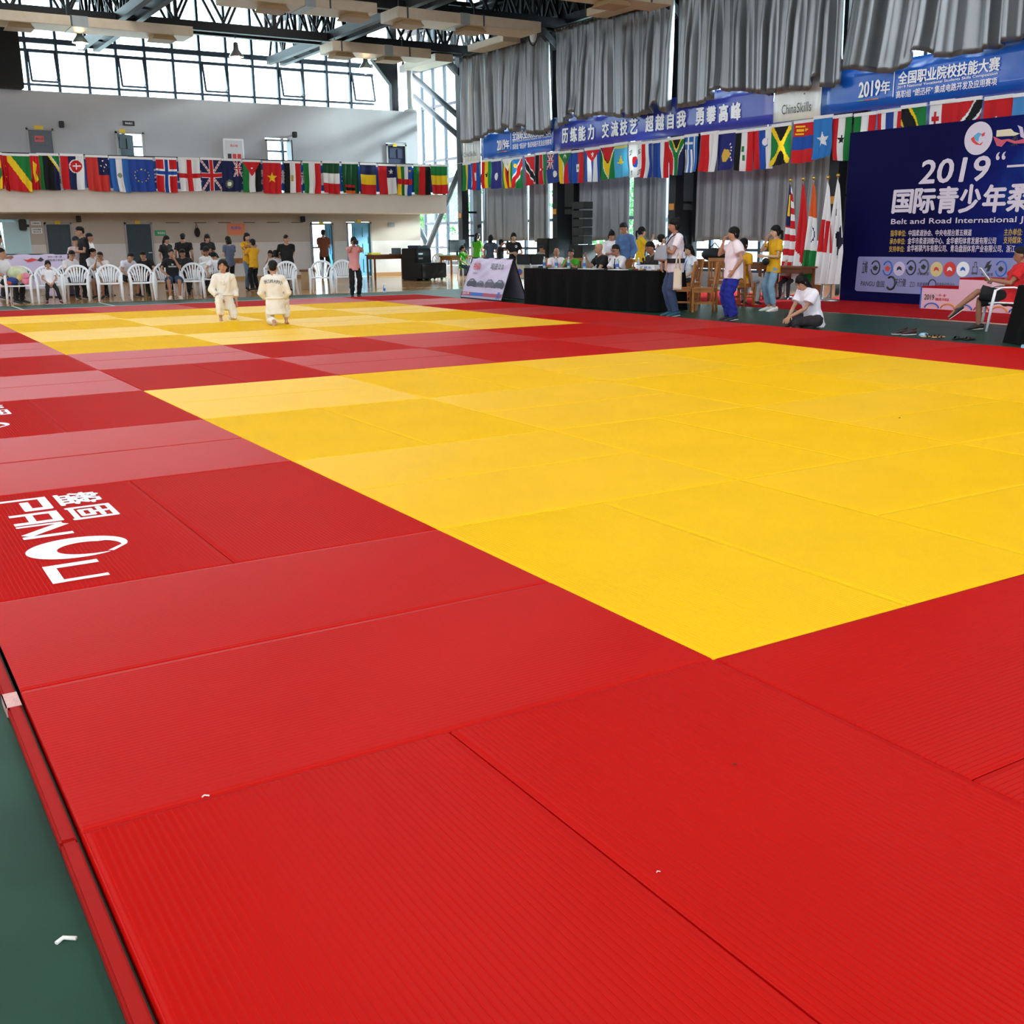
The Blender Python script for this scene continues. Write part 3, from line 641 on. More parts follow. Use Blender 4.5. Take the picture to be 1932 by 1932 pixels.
right = [  # pixel span, layers, label
 (872,887,[('v',[G_,Y_,B_])],'green, yellow and blue striped flag at the far end of the wall string'),
 (889,904,[('v',[B_,R_,R_,B_]),('r',.42,.35,.58,.65,W_)],'blue and red flag with white temple, second from the far end'),
 (908,927,[('v',[R_,Y_,G_]),('s',.5,.5,.17,K_)],'red, yellow and green striped flag with black star'),
 (928,946,[('r',0,0,1,1,'#2d2f7c'),('d',.5,.55,.2,W_)],'dark violet flag with a white disc'),
 (948,966,[('v',[G_,Y_,R_,K_,R_,Y_,G_]),('p',[(0,0),(1,0),(.5,.38)],W_),('s',.5,.14,.14,Y_)],'flag with white top triangle over green, yellow, red and black stripes'),
 (968,987,[('r',0,0,1,1,'#2f7fc0'),('p',[(1,.1),(1,1),(0,1)],G_),('l',1,.05,0,.95,.5,W_),('l',1,.05,0,.95,.36,R_),('d',.26,.22,.11,Y_)],'blue and green flag with red diagonal and small yellow sun'),
 (990,1009,[('r',0,0,1,1,R_),('l',0,.2,1,.85,.42,W_),('l',0,.2,1,.85,.28,K_)],'red flag with white edged black diagonal, far half of the string'),
 (1012,1032,[('v',[K_,R_,G_]),('r',.32,0,.37,1,W_),('r',.63,0,.68,1,W_),('d',.5,.5,.16,R_),('d',.5,.5,.06,W_)],'black, red and green striped flag with a shield'),
 (1033,1055,[('r',0,0,1,1,'#2b3a86')]+UJ(0,0,.5,.5)+[('d',.7,.7,.15,W_)],'dark blue flag with a small crossed canton, beside the green triangle flag'),
 (1056,1079,[('v',[Y_,W_,R_,B_]),('p',[(0,0),(1,0),(.5,.5)],G_),('d',.5,.13,.14,W_),('d',.5,.17,.12,G_)],'flag with green top triangle and crescent over four stripes'),
 (1079,1101,[('v',[B_,R_]),('r',.36,.38,.64,.62,W_),('d',.5,.5,.07,G_)],'half blue half red flag with a white centre box'),
 (1105,1134,[('v',[B_,W_,B_,W_,B_]),('p',[(0,0),(1,0),(.5,.42)],R_),('s',.5,.14,.13,W_)],'blue and white striped flag with red triangle and white star'),
 (1132,1161,[('r',0,0,1,1,G_),('p',[(0,0),(1,0),(.5,1)],W_),('p',[(.05,0),(.95,0),(.5,.95)],Y_),('p',[(0,0),(1,0),(.5,.52)],K_),('p',[(.07,0),(.93,0),(.5,.47)],R_)],'green flag with nested yellow and red arrowheads'),
 (1161,1186,[('r',0,0,1,1,'#4fa9d0'),('r',0,.03,1,.11,'#c9c06a'),('d',.5,.5,.15,Y_),('l',.25,.55,.75,.55,.06,Y_),('s',.5,.36,.1,Y_)],'pale blue flag with a yellow sun'),
 (1187,1211,[('r',0,0,1,1,W_),('d',.5,.53,.26,R_),('hd',.5,.53,.26,B_),('d',.37,.53,.13,R_),('d',.63,.53,.13,B_)]+[('l',a,b,a+.15,b-.05,.035,K_) for a in (.08,.76) for b in (.22,.27,.32,.82,.87,.92)],'white flag with red and blue disc and black bars'),
 (1212,1232,[('v',[R_,W_,'#22408f'])],'red, white and navy striped flag beside the disc flag'),
 (1232,1262,[('v',['#22408f',B_,W_,R_])],'blue, white and red striped flag before the green Y flag'),
 (1265,1292,[('v',[R_,N_]),('l',.5,.55,.5,1,.34,W_),('l',0,0,.5,.5,.34,W_),('l',1,0,.5,.5,.34,W_),('l',.5,.55,.5,1,.22,G_),('l',0,0,.5,.5,.22,G_),('l',1,0,.5,.5,.22,G_),('p',[(.1,0),(.9,0),(.5,.33)],Y_),('p',[(.2,0),(.8,0),(.5,.26)],K_)],'flag with a green Y between red and navy'),
 (1292,1317,[('v',[W_,'#2d6cb5']*4+['#2d6cb5']),('r',0,0,.6,.35,'#2d6cb5'),('r',.24,0,.36,.35,W_),('r',0,.14,.6,.21,W_)],'blue and white striped flag with a white cross canton'),
 (1324,1357,[('v',[R_,W_])],'half red half white flag'),
 (1353,1389,[('r',0,0,1,1,'#232a72'),('p',[(.3,.6),(.45,.42),(.62,.45),(.68,.58),(.5,.78),(.38,.76)],'#d9b24a')]+[('s',.7+.03*math.sin(q*1.3),.3+.09*q,.05,W_) for q in range(6)],'dark blue flag with golden land shape and white stars'),
 (1390,1422,[('v',[K_,W_,R_]),('r',.42,.35,.52,.5,G_),('r',.46,.58,.56,.72,G_)],'black, white and red striped flag with green script'),
 (1419,1456,[('v',[R_,B_,W_]),('p',[(.5,.22),(.8,.22),(.8,.4),(.62,.45),(.5,.4)],'#2b5db0'),('d',.66,.3,.12,W_)],'red, blue and white striped flag with a shield'),
 (1457,1494,[('r',0,0,1,1,K_),('p',[(0,0),(.5,.5),(0,1)],G_),('p',[(1,0),(.5,.5),(1,1)],G_),('l',0,0,1,1,.17,Y_),('l',1,0,0,1,.17,Y_)],'black and green flag with a yellow diagonal cross'),
 (1497,1534,[('h',[R_,B_,R_]),('r',.12,.06,.55,.1,Y_),('r',.18,.14,.5,.2,Y_),('r',.12,.25,.5,.29,Y_),('p',[(.55,.13),(.8,.17),(.55,.21)],Y_)],'red, blue and red banded flag with golden emblem'),
 (1535,1571,[('r',0,0,1,1,'#2f7cc4'),('s',.5,.53,.33,W_)],'sky blue flag with one white star'),
 (1569,1605,[('v',[R_,W_,G_]),('s',.5,.5,.19,K_)],'red, white and green flag with black star, beside the backdrop'),
 (1611,1653,[('v',[G_,W_,R_])],'green, white and red flag above the backdrop corner'),
 (1653,1698,[('v',[R_,W_,'#22408f','#22408f',W_,R_])],'red, white and blue striped flag above the backdrop'),
 (1698,1745,[('r',0,0,1,1,G_),('p',[(0,.2),(0,1),(.9,1)],B_),('l',0,-.05,1,1.05,.62,Y_),('l',0,-.05,1,1.05,.44,K_)],'green flag with yellow edged black diagonal'),
 (1750,1795,[('r',0,0,1,1,R_),('r',0,0,.5,1,W_),('r',.2,.16,.3,.5,R_),('r',.08,.27,.42,.38,R_)],'red flag with white canton and red cross'),
 (1795,1848,[('r',0,0,1,1,R_),('l',1,.0,0,1,.42,W_),('l',1,.0,0,1,.28,K_)],'red flag with white edged black diagonal, above the backdrop'),
 (1851,1904,[('r',0,0,1,1,R_),('d',.5,.55,.27,W_),('d',.54,.55,.18,R_)],'red flag with a white disc above the round emblem'),
 (1906,1955,[('r',0,0,1,1,'#4f93cf'),('s',.75,.5,.15,R_)],'light blue flag at the right edge')]
XF = 17.45
for q, (a, b, L_, lab) in enumerate(right):
    ya, yb = PX(a, 260, XF)[1], PX(b, 260, XF)[1]
    zt = 3.87 + .03*math.sin(q*1.1) + (.05 if q > 24 else 0)
    flag((XF-(.03 if q%2 else 0), ya, zt), (0,-1,0), (-1,0,0), ya-yb, .9, L_, lab, 100+q, 'flags strung under the banner', .06)
MB().tube([(XF-.015, 33.2-i*.5, 3.93+.012*math.sin(i)) for i in range(50)], .006, 5).build('cord', mat('white cord', '#d8d8d4', .8), None, 'thin white cord carrying the flags under the long banner', 'cord')
left = [
 (-14,8,[('r',0,0,1,1,Y_),('p',[(0,0),(1,.5),(0,1)],G_),('r',.8,0,1,1,R_)],'yellow and green flag cut by the left edge of the balcony'),
 (8,16,[('r',0,0,1,1,R_),('s',.5,.3,.2,Y_),('s',.5,.6,.2,Y_)],'narrow red flag with yellow stars on the balcony'),
 (16,60,[('r',0,0,1,1,R_),('p',[(0,0),(1,0),(1,.75)],G_),('l',0,0,1,.92,.3,Y_)],'green and red flag with broad yellow diagonal'),
 (59,76,[('r',0,0,1,1,R_),('p',[(.3,.15),(.7,.25),(.5,.5),(.8,.7),(.4,.8),(.2,.5)],Y_)],'red flag with a golden beast, behind its neighbours'),
 (73,114,[('v',[G_,K_,K_,N_]),('p',[(.55,0),(1,0),(1,.55)],G_),('l',.55,0,1,.45,.09,Y_),('l',.62,0,1,.38,.05,W_)],'green, black and blue flag with thin yellow corner'),
 (116,160,[('v',[R_,N_,W_]),('d',.66,.3,.3,W_),('d',.66,.3,.26,R_),('r',.5,.27,.85,.32,W_),('r',.64,.2,.7,.4,W_)],'red, navy and white flag with a double cross shield'),
 (164,206,[('r',0,0,1,1,'#d03a34'),('r',.52,0,1,.52,N_)]+[('s',x,y,.05,W_) for x,y in ((.76,.1),(.66,.25),(.88,.22),(.76,.4),(.8,.28))],'red flag with navy starred canton'),
 (208,243,[('v',['#2f66b0',W_,'#2f66b0']),('d',.5,.5,.13,'#8a9a80')],'blue, white and blue flag with round emblem'),
 (238,290,[('r',0,0,1,1,'#28489c')]+[('s',.55+.27*math.cos(q*.5236),.5+.19*math.sin(q*.5236),.035,Y_) for q in range(12)],'blue flag with a ring of small stars'),
 (295,334,[('r',0,0,1,1,R_),('r',.36,0,.64,1,W_),('r',0,.3,1,.5,W_),('r',.43,0,.57,1,B_),('r',0,.35,1,.45,B_)],'red flag with a white edged blue cross'),
 (338,378,[('r',0,0,1,1,W_),('r',.4,0,.6,1,R_),('r',0,.44,1,.58,R_)],'white flag with a plain red cross'),
 (379,418,UJ(0,0,1,1),'navy flag with crossed red and white saltires'),
 (419,457,[('r',0,0,1,1,N_)]+UJ(.6,0,1,.5)+[('d',.35,.75,.2,'#6b7a52'),('d',.35,.75,.1,W_)],'navy flag with crossed canton and pale badge'),
 (458,492,[('v',[G_,W_,K_]),('p',[(0,0),(1,0),(.5,.48)],R_),('s',.5,.2,.07,W_)],'green, white and black flag with red triangle'),
 (496,531,[('r',0,0,1,1,R_),('s',.5,.48,.28,Y_)],'red flag with one large yellow star'),
 (536,567,[('v',[K_,W_,R_]),('r',.4,.4,.55,.6,'#b9a04a')],'black, white and red flag on the balcony'),
 (572,605,[('v',[G_,W_,R_])],'green, white and red striped flag on the balcony'),
 (608,640,[('h',['#174a2c',W_,R_])],'dark green, white and red banded flag'),
 (645,676,[('r',0,0,1,1,'#14502e'),('r',.1,.7,.72,.8,R_),('r',.1,.8,.72,.89,K_),('r',.1,.89,.72,1,'#e06a2a')],'dark green flag with red, black and orange foot'),
 (679,709,[('h',[N_,Y_,R_])],'navy, yellow and red banded flag'),
 (713,747,[('v',[R_,W_]),('r',.5,0,1,.42,N_),('s',.72,.2,.15,W_)],'red and white flag with navy starred corner'),
 (748,776,[('v',[Y_,G_,W_,B_]),('r',0,.44,1,.62,R_),('s',.86,.15,.09,Y_)],'four striped flag with a red band across'),
 (780,812,[('v',[G_,R_,K_])],'green, red and black striped flag on the balcony'),
 (812,843,[('h',[G_,Y_,R_])],'green, yellow and red banded flag at the balcony corner')]
YR = 33.86
for q, (a, b, L_, lab) in enumerate(left):
    xa, xb = PY(a, 330, YR)[0], PY(b, 330, YR)[0]
    flag((xa, YR-.02-.03*(q%2), 3.86-.02*math.sin(q)), (1,0,0), (0,-1,0), xb-xa, .98, L_, lab, 300+q, 'flags along the balcony railing', .03)
MB().tube([(-2+i*.5, YR-.035, 3.89) for i in range(40)], .006, 5).build('cord', mat('white cord', '#d8d8d4', .8), None, 'thin white cord carrying the flags along the balcony', 'cord')
# balcony railing with a printed banner behind the flags
mb = MB(); mb.bar((-14,34.06,3.92), (17.36,34.06,3.92), .05); mb.bar((-14,34.06,3.02), (17.36,34.06,3.02), .04)
mb.bar((17.36,34.06,3.92),(17.36,35.9,3.92),.05)
for X in np.arange(-13.5, 17.5, 1.1): mb.bar((X,34.06,2.88), (X,34.06,3.92), .04)
mb.bar((17.36,34.06,2.88),(17.36,34.06,3.92),.05)
struct('trim_%d' % n, mb, steel); n += 1
root = empty('banner', (10, 33.98, 2.95), 0, 'blue and white banner tied to the balcony railing behind the flags', 'banner')
MB().bb(-5.5, 7.3, -.004, .004, 0, .85).build('sheet', mat('banner vinyl #2158b0', '#2158b0', .3), root)
MB().bb(-7.75, -5.5, -.004, .004, 0, .85).build('white_panel', vin, root)
mb = MB(); text(mb, 'ChinaSkills', (-7.2,-.01,.12), (1,0,0), (0,0,1), 1.5, .22, 0, .01); mb.build('lettering', ink['grey'], root)
mb = MB()
for q, ch in enumerate('历练能力交流技艺超越自我勇攀高峰'): text(mb, ch, (-5.0+.75*q,-.01,.2), (1,0,0), (0,0,1), .45, .45, 0, .03)
mb.build('slogan', ink['white'], root)
# ------------------------------------------------------------------ ducts and lamps under the roof
def duct(x0, x1, y0, y1, z0, z1, label, diff=(), axis='x', bands=()):
    root = empty('air_duct', ((x0+x1)/2, (y0+y1)/2, z0), 0, label, 'duct', 'air ducts under the roof trusses'); o = root.location
    MB().bb(x0-o.x, x1-o.x, y0-o.y, y1-o.y, 0, z1-z0).build('sheet_casing', ductm, root, bevel=.012)
    for (a, b) in bands:
        MB().bb(a-o.x, b-o.x, y0-o.y-.01, y1-o.y+.01, -.01, z1-z0+.01).build('grey_section', duct2, root)
    for d in diff:
        m = MB(); w = .28
        m.add([(d-o.x-w,-.3,0),(d-o.x+w,-.3,0),(d-o.x+w,.3,0),(d-o.x-w,.3,0),(d-o.x-w-.08,-.36,-.12),(d-o.x+w+.08,-.36,-.12),(d-o.x+w+.08,.36,-.12),(d-o.x-w-.08,.36,-.12)],
              [(0,1,5,4),(1,2,6,5),(2,3,7,6),(3,0,4,7),(4,5,6,7)])
        m.build('diffuser', mat('tan duct outlet', '#a88f6c', .6), root)
    L = x1-x0 if axis == 'x' else y1-y0
    for q in range(max(2, int(L/2.4))):
        t = .3+q*2.4; h = MB()
        if axis == 'x': h.bar((x0-o.x+t, y0-o.y-.01, .0), (x0-o.x+t, y0-o.y-.01, z1-z0), .03, .04); h.bar((x0-o.x+t, y0-o.y-.01, z1-z0+.01), (x0-o.x+t, 0, z1-z0+.01), .03, .02); h.bar((x0-o.x+t, 0, z1-z0), (x0-o.x+t, 0, 7.75-z0+.1), .02)
        else: h.bar((0, y0-o.y+t, z1-z0), (0, y0-o.y+t, 7.75-z0+.1), .02)
        h.build('hanger', steel2, root)
    return root
duct(-8, 7.7, 31.5, 32.6, 7.18, 7.45, 'long cream air duct at the upper left, before the high windows', (6.9,3.0), bands=((4.3,4.75),))
duct(12.1, 15.6, 31.5, 32.6, 7.12, 7.42, 'short cream air duct in the middle, before the corner windows', (12.6,14.3), bands=((13.9,14.2),))
duct(7.0, 11.05, 25.9, 27.0, 7.2, 7.46, 'cream air duct at the top, left of the pair nearest the camera', (8.3,10.6), bands=((9.0,9.3),))
duct(11.65, 16.3, 25.9, 27.0, 7.16, 7.44, 'cream air duct at the top, right of the pair nearest the camera', (12.2,14.2), bands=((13.6,13.9),))
duct(13.2, 16.6, 20.3, 21.2, 6.98, 7.2, 'cream air duct cut by the top edge, above the silver curtains', (15.0,))
duct(16.7, 17.35, 28.7, 31.0, 7.35, 7.55, 'small cream duct by the far upper curtain', (), 'y')
duct(16.7, 17.35, 22.0, 24.2, 7.35, 7.55, 'small cream duct by the second upper curtain', (), 'y')
duct(16.5, 17.2, 32.9, 35.4, 7.3, 7.55, 'small grey duct in the far corner under the roof', (), 'y')
bulb = mat('lamp glow', '#fff2d8', .3, emit='#ffe2b0', estr=60.)
for (x, z, lab) in ((4.78,7.0,'leftmost'),(9.45,6.95,'middle'),(13.89,6.9,'rightmost')):
    t = empty('high_bay_lamp', (x, 33.0, z), 0, 'glowing high bay lamp below the cream duct, %s of three' % lab, 'lamp', 'glowing lamps before the high windows')
    MB().lathe([(.02,.42),(.07,.4),(.09,.2),(.22,.02),(.23,-.02)], n=18).build('reflector', mat('spun metal', '#c0c0bd', .3, .8), t)
    MB().ball((0,0,-.06), (.12,.12,.13), 14).build('bulb', bulb, t); MB().tube([(0,0,.4),(0,0,7.62-z)], .012, 6).build('rod', steel2, t)
t = empty('loudspeaker', (3.2, 35.9, 5.95), 0, 'big black box standing on the white wall at the left edge', 'speaker')
MB().bb(-.9, .33, -.25, .4, 0, 1.85).build('cabinet', black, t, bevel=.03); MB().bb(-.84, .27, -.27, -.25, .08, 1.75).build('grille', mat('black grille cloth', '#17181a', .9, bump=.5, bscale=300), t)
WP_ = PY(1006, 61, 27.7); t = empty('hanging_lamp', (WP_[0], 27.7, WP_[2]), 0, 'oval lamp hanging in its wire ring by the far upper curtain', 'lamp')
MB().ball((0,0,0), (.07,.2,.3), 14).build('housing', mat('pale lamp housing', '#b9bcbb', .4), t); MB().tube([(0,.26*math.cos(a),.38*math.sin(a)) for a in np.linspace(0,6.28,20)], .02, 6).build('ring', black, t); MB().tube([(0,0,.3),(0,0,7.72-WP_[2])], .015, 6).build('cable', black, t)

# ------------------------------------------------------------------ small things on the far wall
yel = mat('yellow name plate', '#d8b52c', .5)
for x, z, w_, lab in ((3.85,4.87,.28,'grey upper door at left'),(6.42,4.86,.2,'half open upper door'),(16.3,4.75,.16,'navy upper door'),(4.1,1.97,.18,'left teal door'),(6.62,1.97,.18,'second teal door'),(13.2,1.91,.16,'first blue door'),(14.7,2.0,.16,'second blue door')):
    tag(MB().bb(x-w_/2, x+w_/2, 35.93, 35.955, z-.08, z+.03).build('name_plate', yel), 'small yellow plate over the ' + lab, 'sign', 'yellow plates over the doors')
def sign(x0, x1, z0, z1, col, label, name='wall_sign', lines=(), y=AY, border=None):
    root = empty(name, ((x0+x1)/2, y-.012, z0), 0, label, 'sign'); W = x1-x0; H = z1-z0
    MB().bb(-W/2, W/2, -.008, .01, 0, H).build('board', mat('sign board '+col, col, .5), root)
    for (t, a0, a1, b0, b1, c) in lines:
        m = MB(); text(m, t, (-W/2+W*a0, -.01, H*b0), (1,0,0), (0,0,1), W*(a1-a0), H*(b1-b0), .001, .02); m.build('lettering', ink[c], root)
    return root
sign(3.7, 3.98, 4.42, 4.6, '#d0585a', 'pink paper notice on the grey upper door', 'paper_notice', [('请勿入内',.1,.9,.3,.7,'dark')], 36.0)
sign(6.46, 6.84, 5.02, 5.17, '#17181a', 'black sign plate above the half open upper door', lines=[('安全出口',.2,.8,.3,.7,'white')])
t = empty('fire_cabinet', (10.1, 35.9, 3.95), 0, 'white fire hose cabinet on the upper wall with red signs', 'cabinet')
MB().bb(-.36, .36, -.02, .1, 0, .78).build('frame', mat('white enamel frame', '#e8e8ea', .4), t, bevel=.01); MB().bb(-.3, .3, -.035, -.02, .06, .72).build('door', mat('grey white panel', '#c9cacf', .4), t)
m = MB(); text(m, '消火栓', (-.14,-.037,.5), (1,0,0), (0,0,1), .28, .09, 0, .02); m.build('lettering', ink['red'], t)
for q in range(3): MB().bb(-.24+.17*q, -.11+.17*q, -.04, -.036, .12, .28).build('symbol', ink['red'] if q else ink['dark'], t)
spk = mat('black speaker box', '#1a1b1d', .6)
for x, z, lab in ((4.53,4.96,'upper wall right of the grey door'),(6.0,2.08,'x'),(12.33,4.94,'upper wall right of the bright doorway'),(12.46,2.04,'lower wall left of the first blue door'),(4.74,2.05,'lower wall between the two teal doors')):
    if lab == 'x': continue
    t = empty('wall_speaker', (x, 35.85, z), 0, 'small black loudspeaker on the ' + lab, 'speaker', 'small wall speakers')
    MB().bb(-.07, .07, -.08, .08, -.1, .1).build('box', spk, t, bevel=.015); MB().bb(-.02, .02, .08, .15, -.02, .02).build('bracket', spk, t)
t = empty('door_closer_speaker', (3.05, 35.8, 1.84), 0, 'black loudspeaker above the pale open doorway at left', 'speaker'); t.name = 'wall_speaker'
MB().bb(-.12, .08, -.12, .1, -.14, .2).build('box', spk, t, bevel=.02); MB().bb(.08, .16, -.05, .2, -.04, .04).build('bracket', spk, t)
sign(3.3, 3.6, 1.86, 1.98, '#e3e3e6', 'upper of two white paper signs beside the pale doorway', 'paper_sign', [('比赛场地',.2,.85,.3,.7,'dark')])
sign(3.3, 3.62, 1.6, 1.78, '#e6e6ea', 'lower of two white paper signs beside the pale doorway', 'paper_sign', [('运动员通道',.12,.88,.55,.85,'dark'),('请走此处',.12,.88,.15,.42,'dark')])
sign(7.18, 7.55, 1.5, 1.68, '#2f9a66', 'green exit sign beside the second teal door', lines=[('安全出口',.25,.92,.3,.72,'white')])
sign(9.7, 10.32, 1.5, 1.9, '#e08058', 'orange poster on the wall behind the standing man and child', 'poster', [('检录处',.2,.8,.5,.75,'blue')])
sign(15.93, 16.2, 1.76, 1.92, '#8b9096', 'grey panel box on the bright wall by the corner', 'vent_panel')
for q, (a, b) in enumerate(((7.57,8.04),(8.53,8.95),(9.38,9.81),(10.29,10.69),(11.14,11.6),(12.06,12.5))):
    t = empty('coat_rail', ((a+b)/2, 35.95, 1.93), 0, 'thin dark coat rail on the lower wall, %s from the left' % ordn[q], 'rail', 'thin coat rails on the lower wall')
    MB().bar((a-(a+b)/2, 0, 0), (b-(a+b)/2, 0, 0), .025).bar((a-(a+b)/2+.05, 0, 0), (a-(a+b)/2+.05, .06, 0), .02).bar((b-(a+b)/2-.05, 0, 0), (b-(a+b)/2-.05, .06, 0), .02).build('rail', mat('dark rail', '#56534f', .5), t)
t = empty('hanging_bag', (8.6, 35.88, 1.6), 0, 'black bag hanging from a coat rail on the lower wall', 'bag')
MB().ball((0,0,0), (.1,.06,.16), 10).build('pouch', black, t); MB().tube([(-.04,0,.12),(0,.07,.33),(.04,0,.12)], .012, 6).build('strap', black, t)
# step ladder beyond the open doorway
t = empty('step_ladder', (2.25, 36.9, FZ), 0, 'light step ladder standing in the open doorway at left', 'ladder')
alu = mat('bright aluminium', '#a9b6ba', .35, .6)
for s in (-1, 1):
    MB().bar((s*.22,.0,1.75), (s*.34,-.45,0), .05).build('rail', alu, t); MB().bar((s*.22,.05,1.75), (s*.32,.45,0), .04).build('rear_leg', alu, t)
for q in range(5): z = .3+q*.3; MB().bar((-.33+.06*q*.4, -.45+z*.25, z), (.33-.06*q*.4, -.45+z*.25, z), .08, .03).build('step', alu, t)
MB().bb(-.24, .24, -.06, .1, 1.74, 1.78).build('top_step', alu, t)

# trees beyond the glass
leafm = mat('leaf green', '#4f8a4a', .6, noise=.3, nscale=2)
bark = mat('bark', '#6a5a48', .9)
def leaf_mesh(seed):
    r = random.Random(seed); m = MB()
    for c in range(26):
        cx, cy, cz = r.gauss(0,1.1), r.gauss(0,1.1), r.uniform(-1.5,2.4); R = r.uniform(.6,1.1)
        for q in range(70):
            v = Vector((r.gauss(0,1), r.gauss(0,1), r.gauss(0,1))).normalized()*R*r.uniform(.7,1); a = Vector((r.gauss(0,1), r.gauss(0,1), r.gauss(0,1))).normalized()*.16
            b = a.cross(v).normalized()*.1; p = Vector((cx,cy,cz))+v; m.add([p-a, p+b, p+a, p-b], [(0,1,2,3)])
    return m.mesh('leaves', leafm)
tl = [leaf_mesh(q) for q in range(2)]
for q, (x, y, h, lab) in enumerate(((31,60,3.4,'nearest the hall corner'),(37,51,3.4,'beyond the corner glass'),(34,46,3.2,'beyond the far lower curtains'),(38,76,4,'farthest past the hall corner'),(33,31,3.0,'beyond the middle lower curtains'),(2.0,47,2.2,'seen through the open doorway at left'),(32,20,3,'beyond the flagpoles'),(45,60,3.6,'between two others past the hall corner'))):
    t = empty('tree', (x, y, -.35), 0, 'green leafy tree outside ' + lab, 'tree', 'trees outside the glass')
    MB().tube([(0,0,0),(.05,.02,h*.5),(0,.1,h)], [.16,.12,.07], 8).build('trunk', bark, t)
    o = link('foliage', tl[q%2], t); o.location = (0,0,h); o.rotation_euler = (0,0,q)

# ------------------------------------------------------------------ chairs
def monobloc(label, x, y, rz, first=[None], group='white plastic armchairs'):
    if first[0]: return dup(first[0], (x, y, FZ), rz, label, group)
    t = empty('armchair', (x, y, FZ), rz, label, 'chair', group); first[0] = t; P = white_pl
    m = MB(); vs = []; nx, ny = 8, 8
    for j in range(ny+1):
        for i in range(nx+1):
            u, v = i/nx*2-1, j/ny; vs.append((u*(.235+.02*v), -.2+.44*v, .42-.025*(1-u*u)*math.sin(v*3.1)+.02*v - (.03*max(0,v-.85)/.15)))
    f = [(j*(nx+1)+i, j*(nx+1)+i+1, (j+1)*(nx+1)+i+1, (j+1)*(nx+1)+i) for j in range(ny) for i in range(nx)]; m.add(vs, f, 0, True)
    o = m.build('seat', P, t); s = o.modifiers.new('t', 'SOLIDIFY'); s.thickness = .022
    a = MB(); arc = [(.27*math.cos(q), -.22-.1*math.sin(q)**.8 if 0 < q < math.pi else -.22, .60+.23*math.sin(q)) for q in np.linspace(0, math.pi, 15)]
    a.tube([tuple(map(float, p)) for p in arc], [(.018,.03)]*15, 8, side=(0,1,0)); a.build('back_rim', P, t)
    for q in range(7):
        u = (q-3)/3; top = (.21*u*1.05, -.31+.035*u*u, .825-.1*u*u-.012); bot = (.13*u, -.205, .43)
        MB().tube([bot, ((top[0]+bot[0])/2*.95, -.25, .62), top], [(.016,.006),(.02,.006),(.018,.006)], 6, side=(1,0,0)).build('slat', P, t)
    for s_ in (-1, 1):
        MB().tube([(s_*.27,-.22,.6),(s_*.285,-.05,.645),(s_*.285,.12,.64),(s_*.28,.2,.6)], [(.028,.014)]*4, 8, side=(1,0,0), rounded=True).build('armrest', P, t)
        MB().tube([(s_*.28,.2,.61),(s_*.262,.225,.42),(s_*.275,.27,.0)], [(.03,.02),(.036,.022),(.024,.018)], 8, side=(1,0,0)).build('leg', P, t)
        MB().tube([(s_*.27,-.22,.61),(s_*.235,-.215,.42),(s_*.265,-.32,.0)], [(.026,.018),(.034,.022),(.024,.018)], 8, side=(1,0,0)).build('leg', P, t)
    return t
oak = mat('varnished oak', '#a4692f', .4, noise=.2, nscale=9); oakd = mat('dark stained oak', '#6d3f1d', .4, noise=.2, nscale=9)
def wooden_chair(label, x, y, rz, first=[None], group='wooden chairs right of the judges table'):
    if first[0]: return dup(first[0], (x, y, FZ), rz, label, group)
    t = empty('wooden_chair', (x, y, FZ), rz, label, 'chair', group); first[0] = t
    MB().bb(-.21, .21, -.2, .22, .43, .455).build('seat', oak, t, bevel=.006); MB().bb(-.19,.19,-.18,.2,.37,.43).build('apron', oak, t)
    for s in (-1, 1):
        MB().bar((s*.18,.19,0), (s*.18,.19,.43), .042).build('leg', oak, t)
        MB().tube([(s*.18,-.2,0),(s*.18,-.18,.44),(s*.18,-.26,.93)], .024, 4).build('leg', oak, t)
        MB().bar((s*.18,-.18,.17), (s*.18,.19,.17), .025, .035).build('stretcher', oak, t)
    MB().bar((-.18,.19,.22), (.18,.19,.22), .025, .035).build('stretcher', oak, t)
    MB().bar((-.2,-.255,.9), (.2,-.255,.9), .03, .07).build('top_rail', oak, t); MB().bar((-.18,-.19,.5), (.18,-.19,.5), .025, .05).build('lower_rail', oak, t)
    MB().bar((0,-.19,.5), (0,-.25,.88), .14, .018, up=(0,1,0)).build('back_splat', oak, t)
    for s in (-1,1): MB().bar((s*.12,-.19,.5), (s*.12,-.25,.88), .03, .018, up=(0,1,0)).build('slat', oak, t)
    return t
def face_cam(x, y, off=0.):
    """z rotation that turns local +y towards the camera, plus off degrees (positive: towards image right)"""
    return math.atan2(CAM[1]-y, CAM[0]-x) - math.pi/2 + math.radians(off)
front = [(45,573,'with the heap of bags, leftmost of the front row'),(100,572,'the girl sits in, front row'),(153,569,'empty, right of the girl, front row'),(215,568,'empty, fourth of the front row'),(275,566,'empty, fifth of the front row, left of the man in denim shorts'),(322,562,'the man in denim shorts sits in'),(372,562,'empty, behind the kneeling boy facing the camera'),(546,557,'empty, right of the boy kneeling with his back turned'),(615,554,'empty, before the open blue door'),(659,552,'half hidden behind the woman taking a photo')]
CH = []
for q, (px, py, lab) in enumerate(front):
    p = FL(px, py, FZ); x, y = p[0], p[1]+.27
    monobloc('white plastic armchair, ' + lab, x, y, face_cam(x, y, (-8,4,-6,0,5,3,-4,-12,-6,8)[q])); CH.append((x, y))
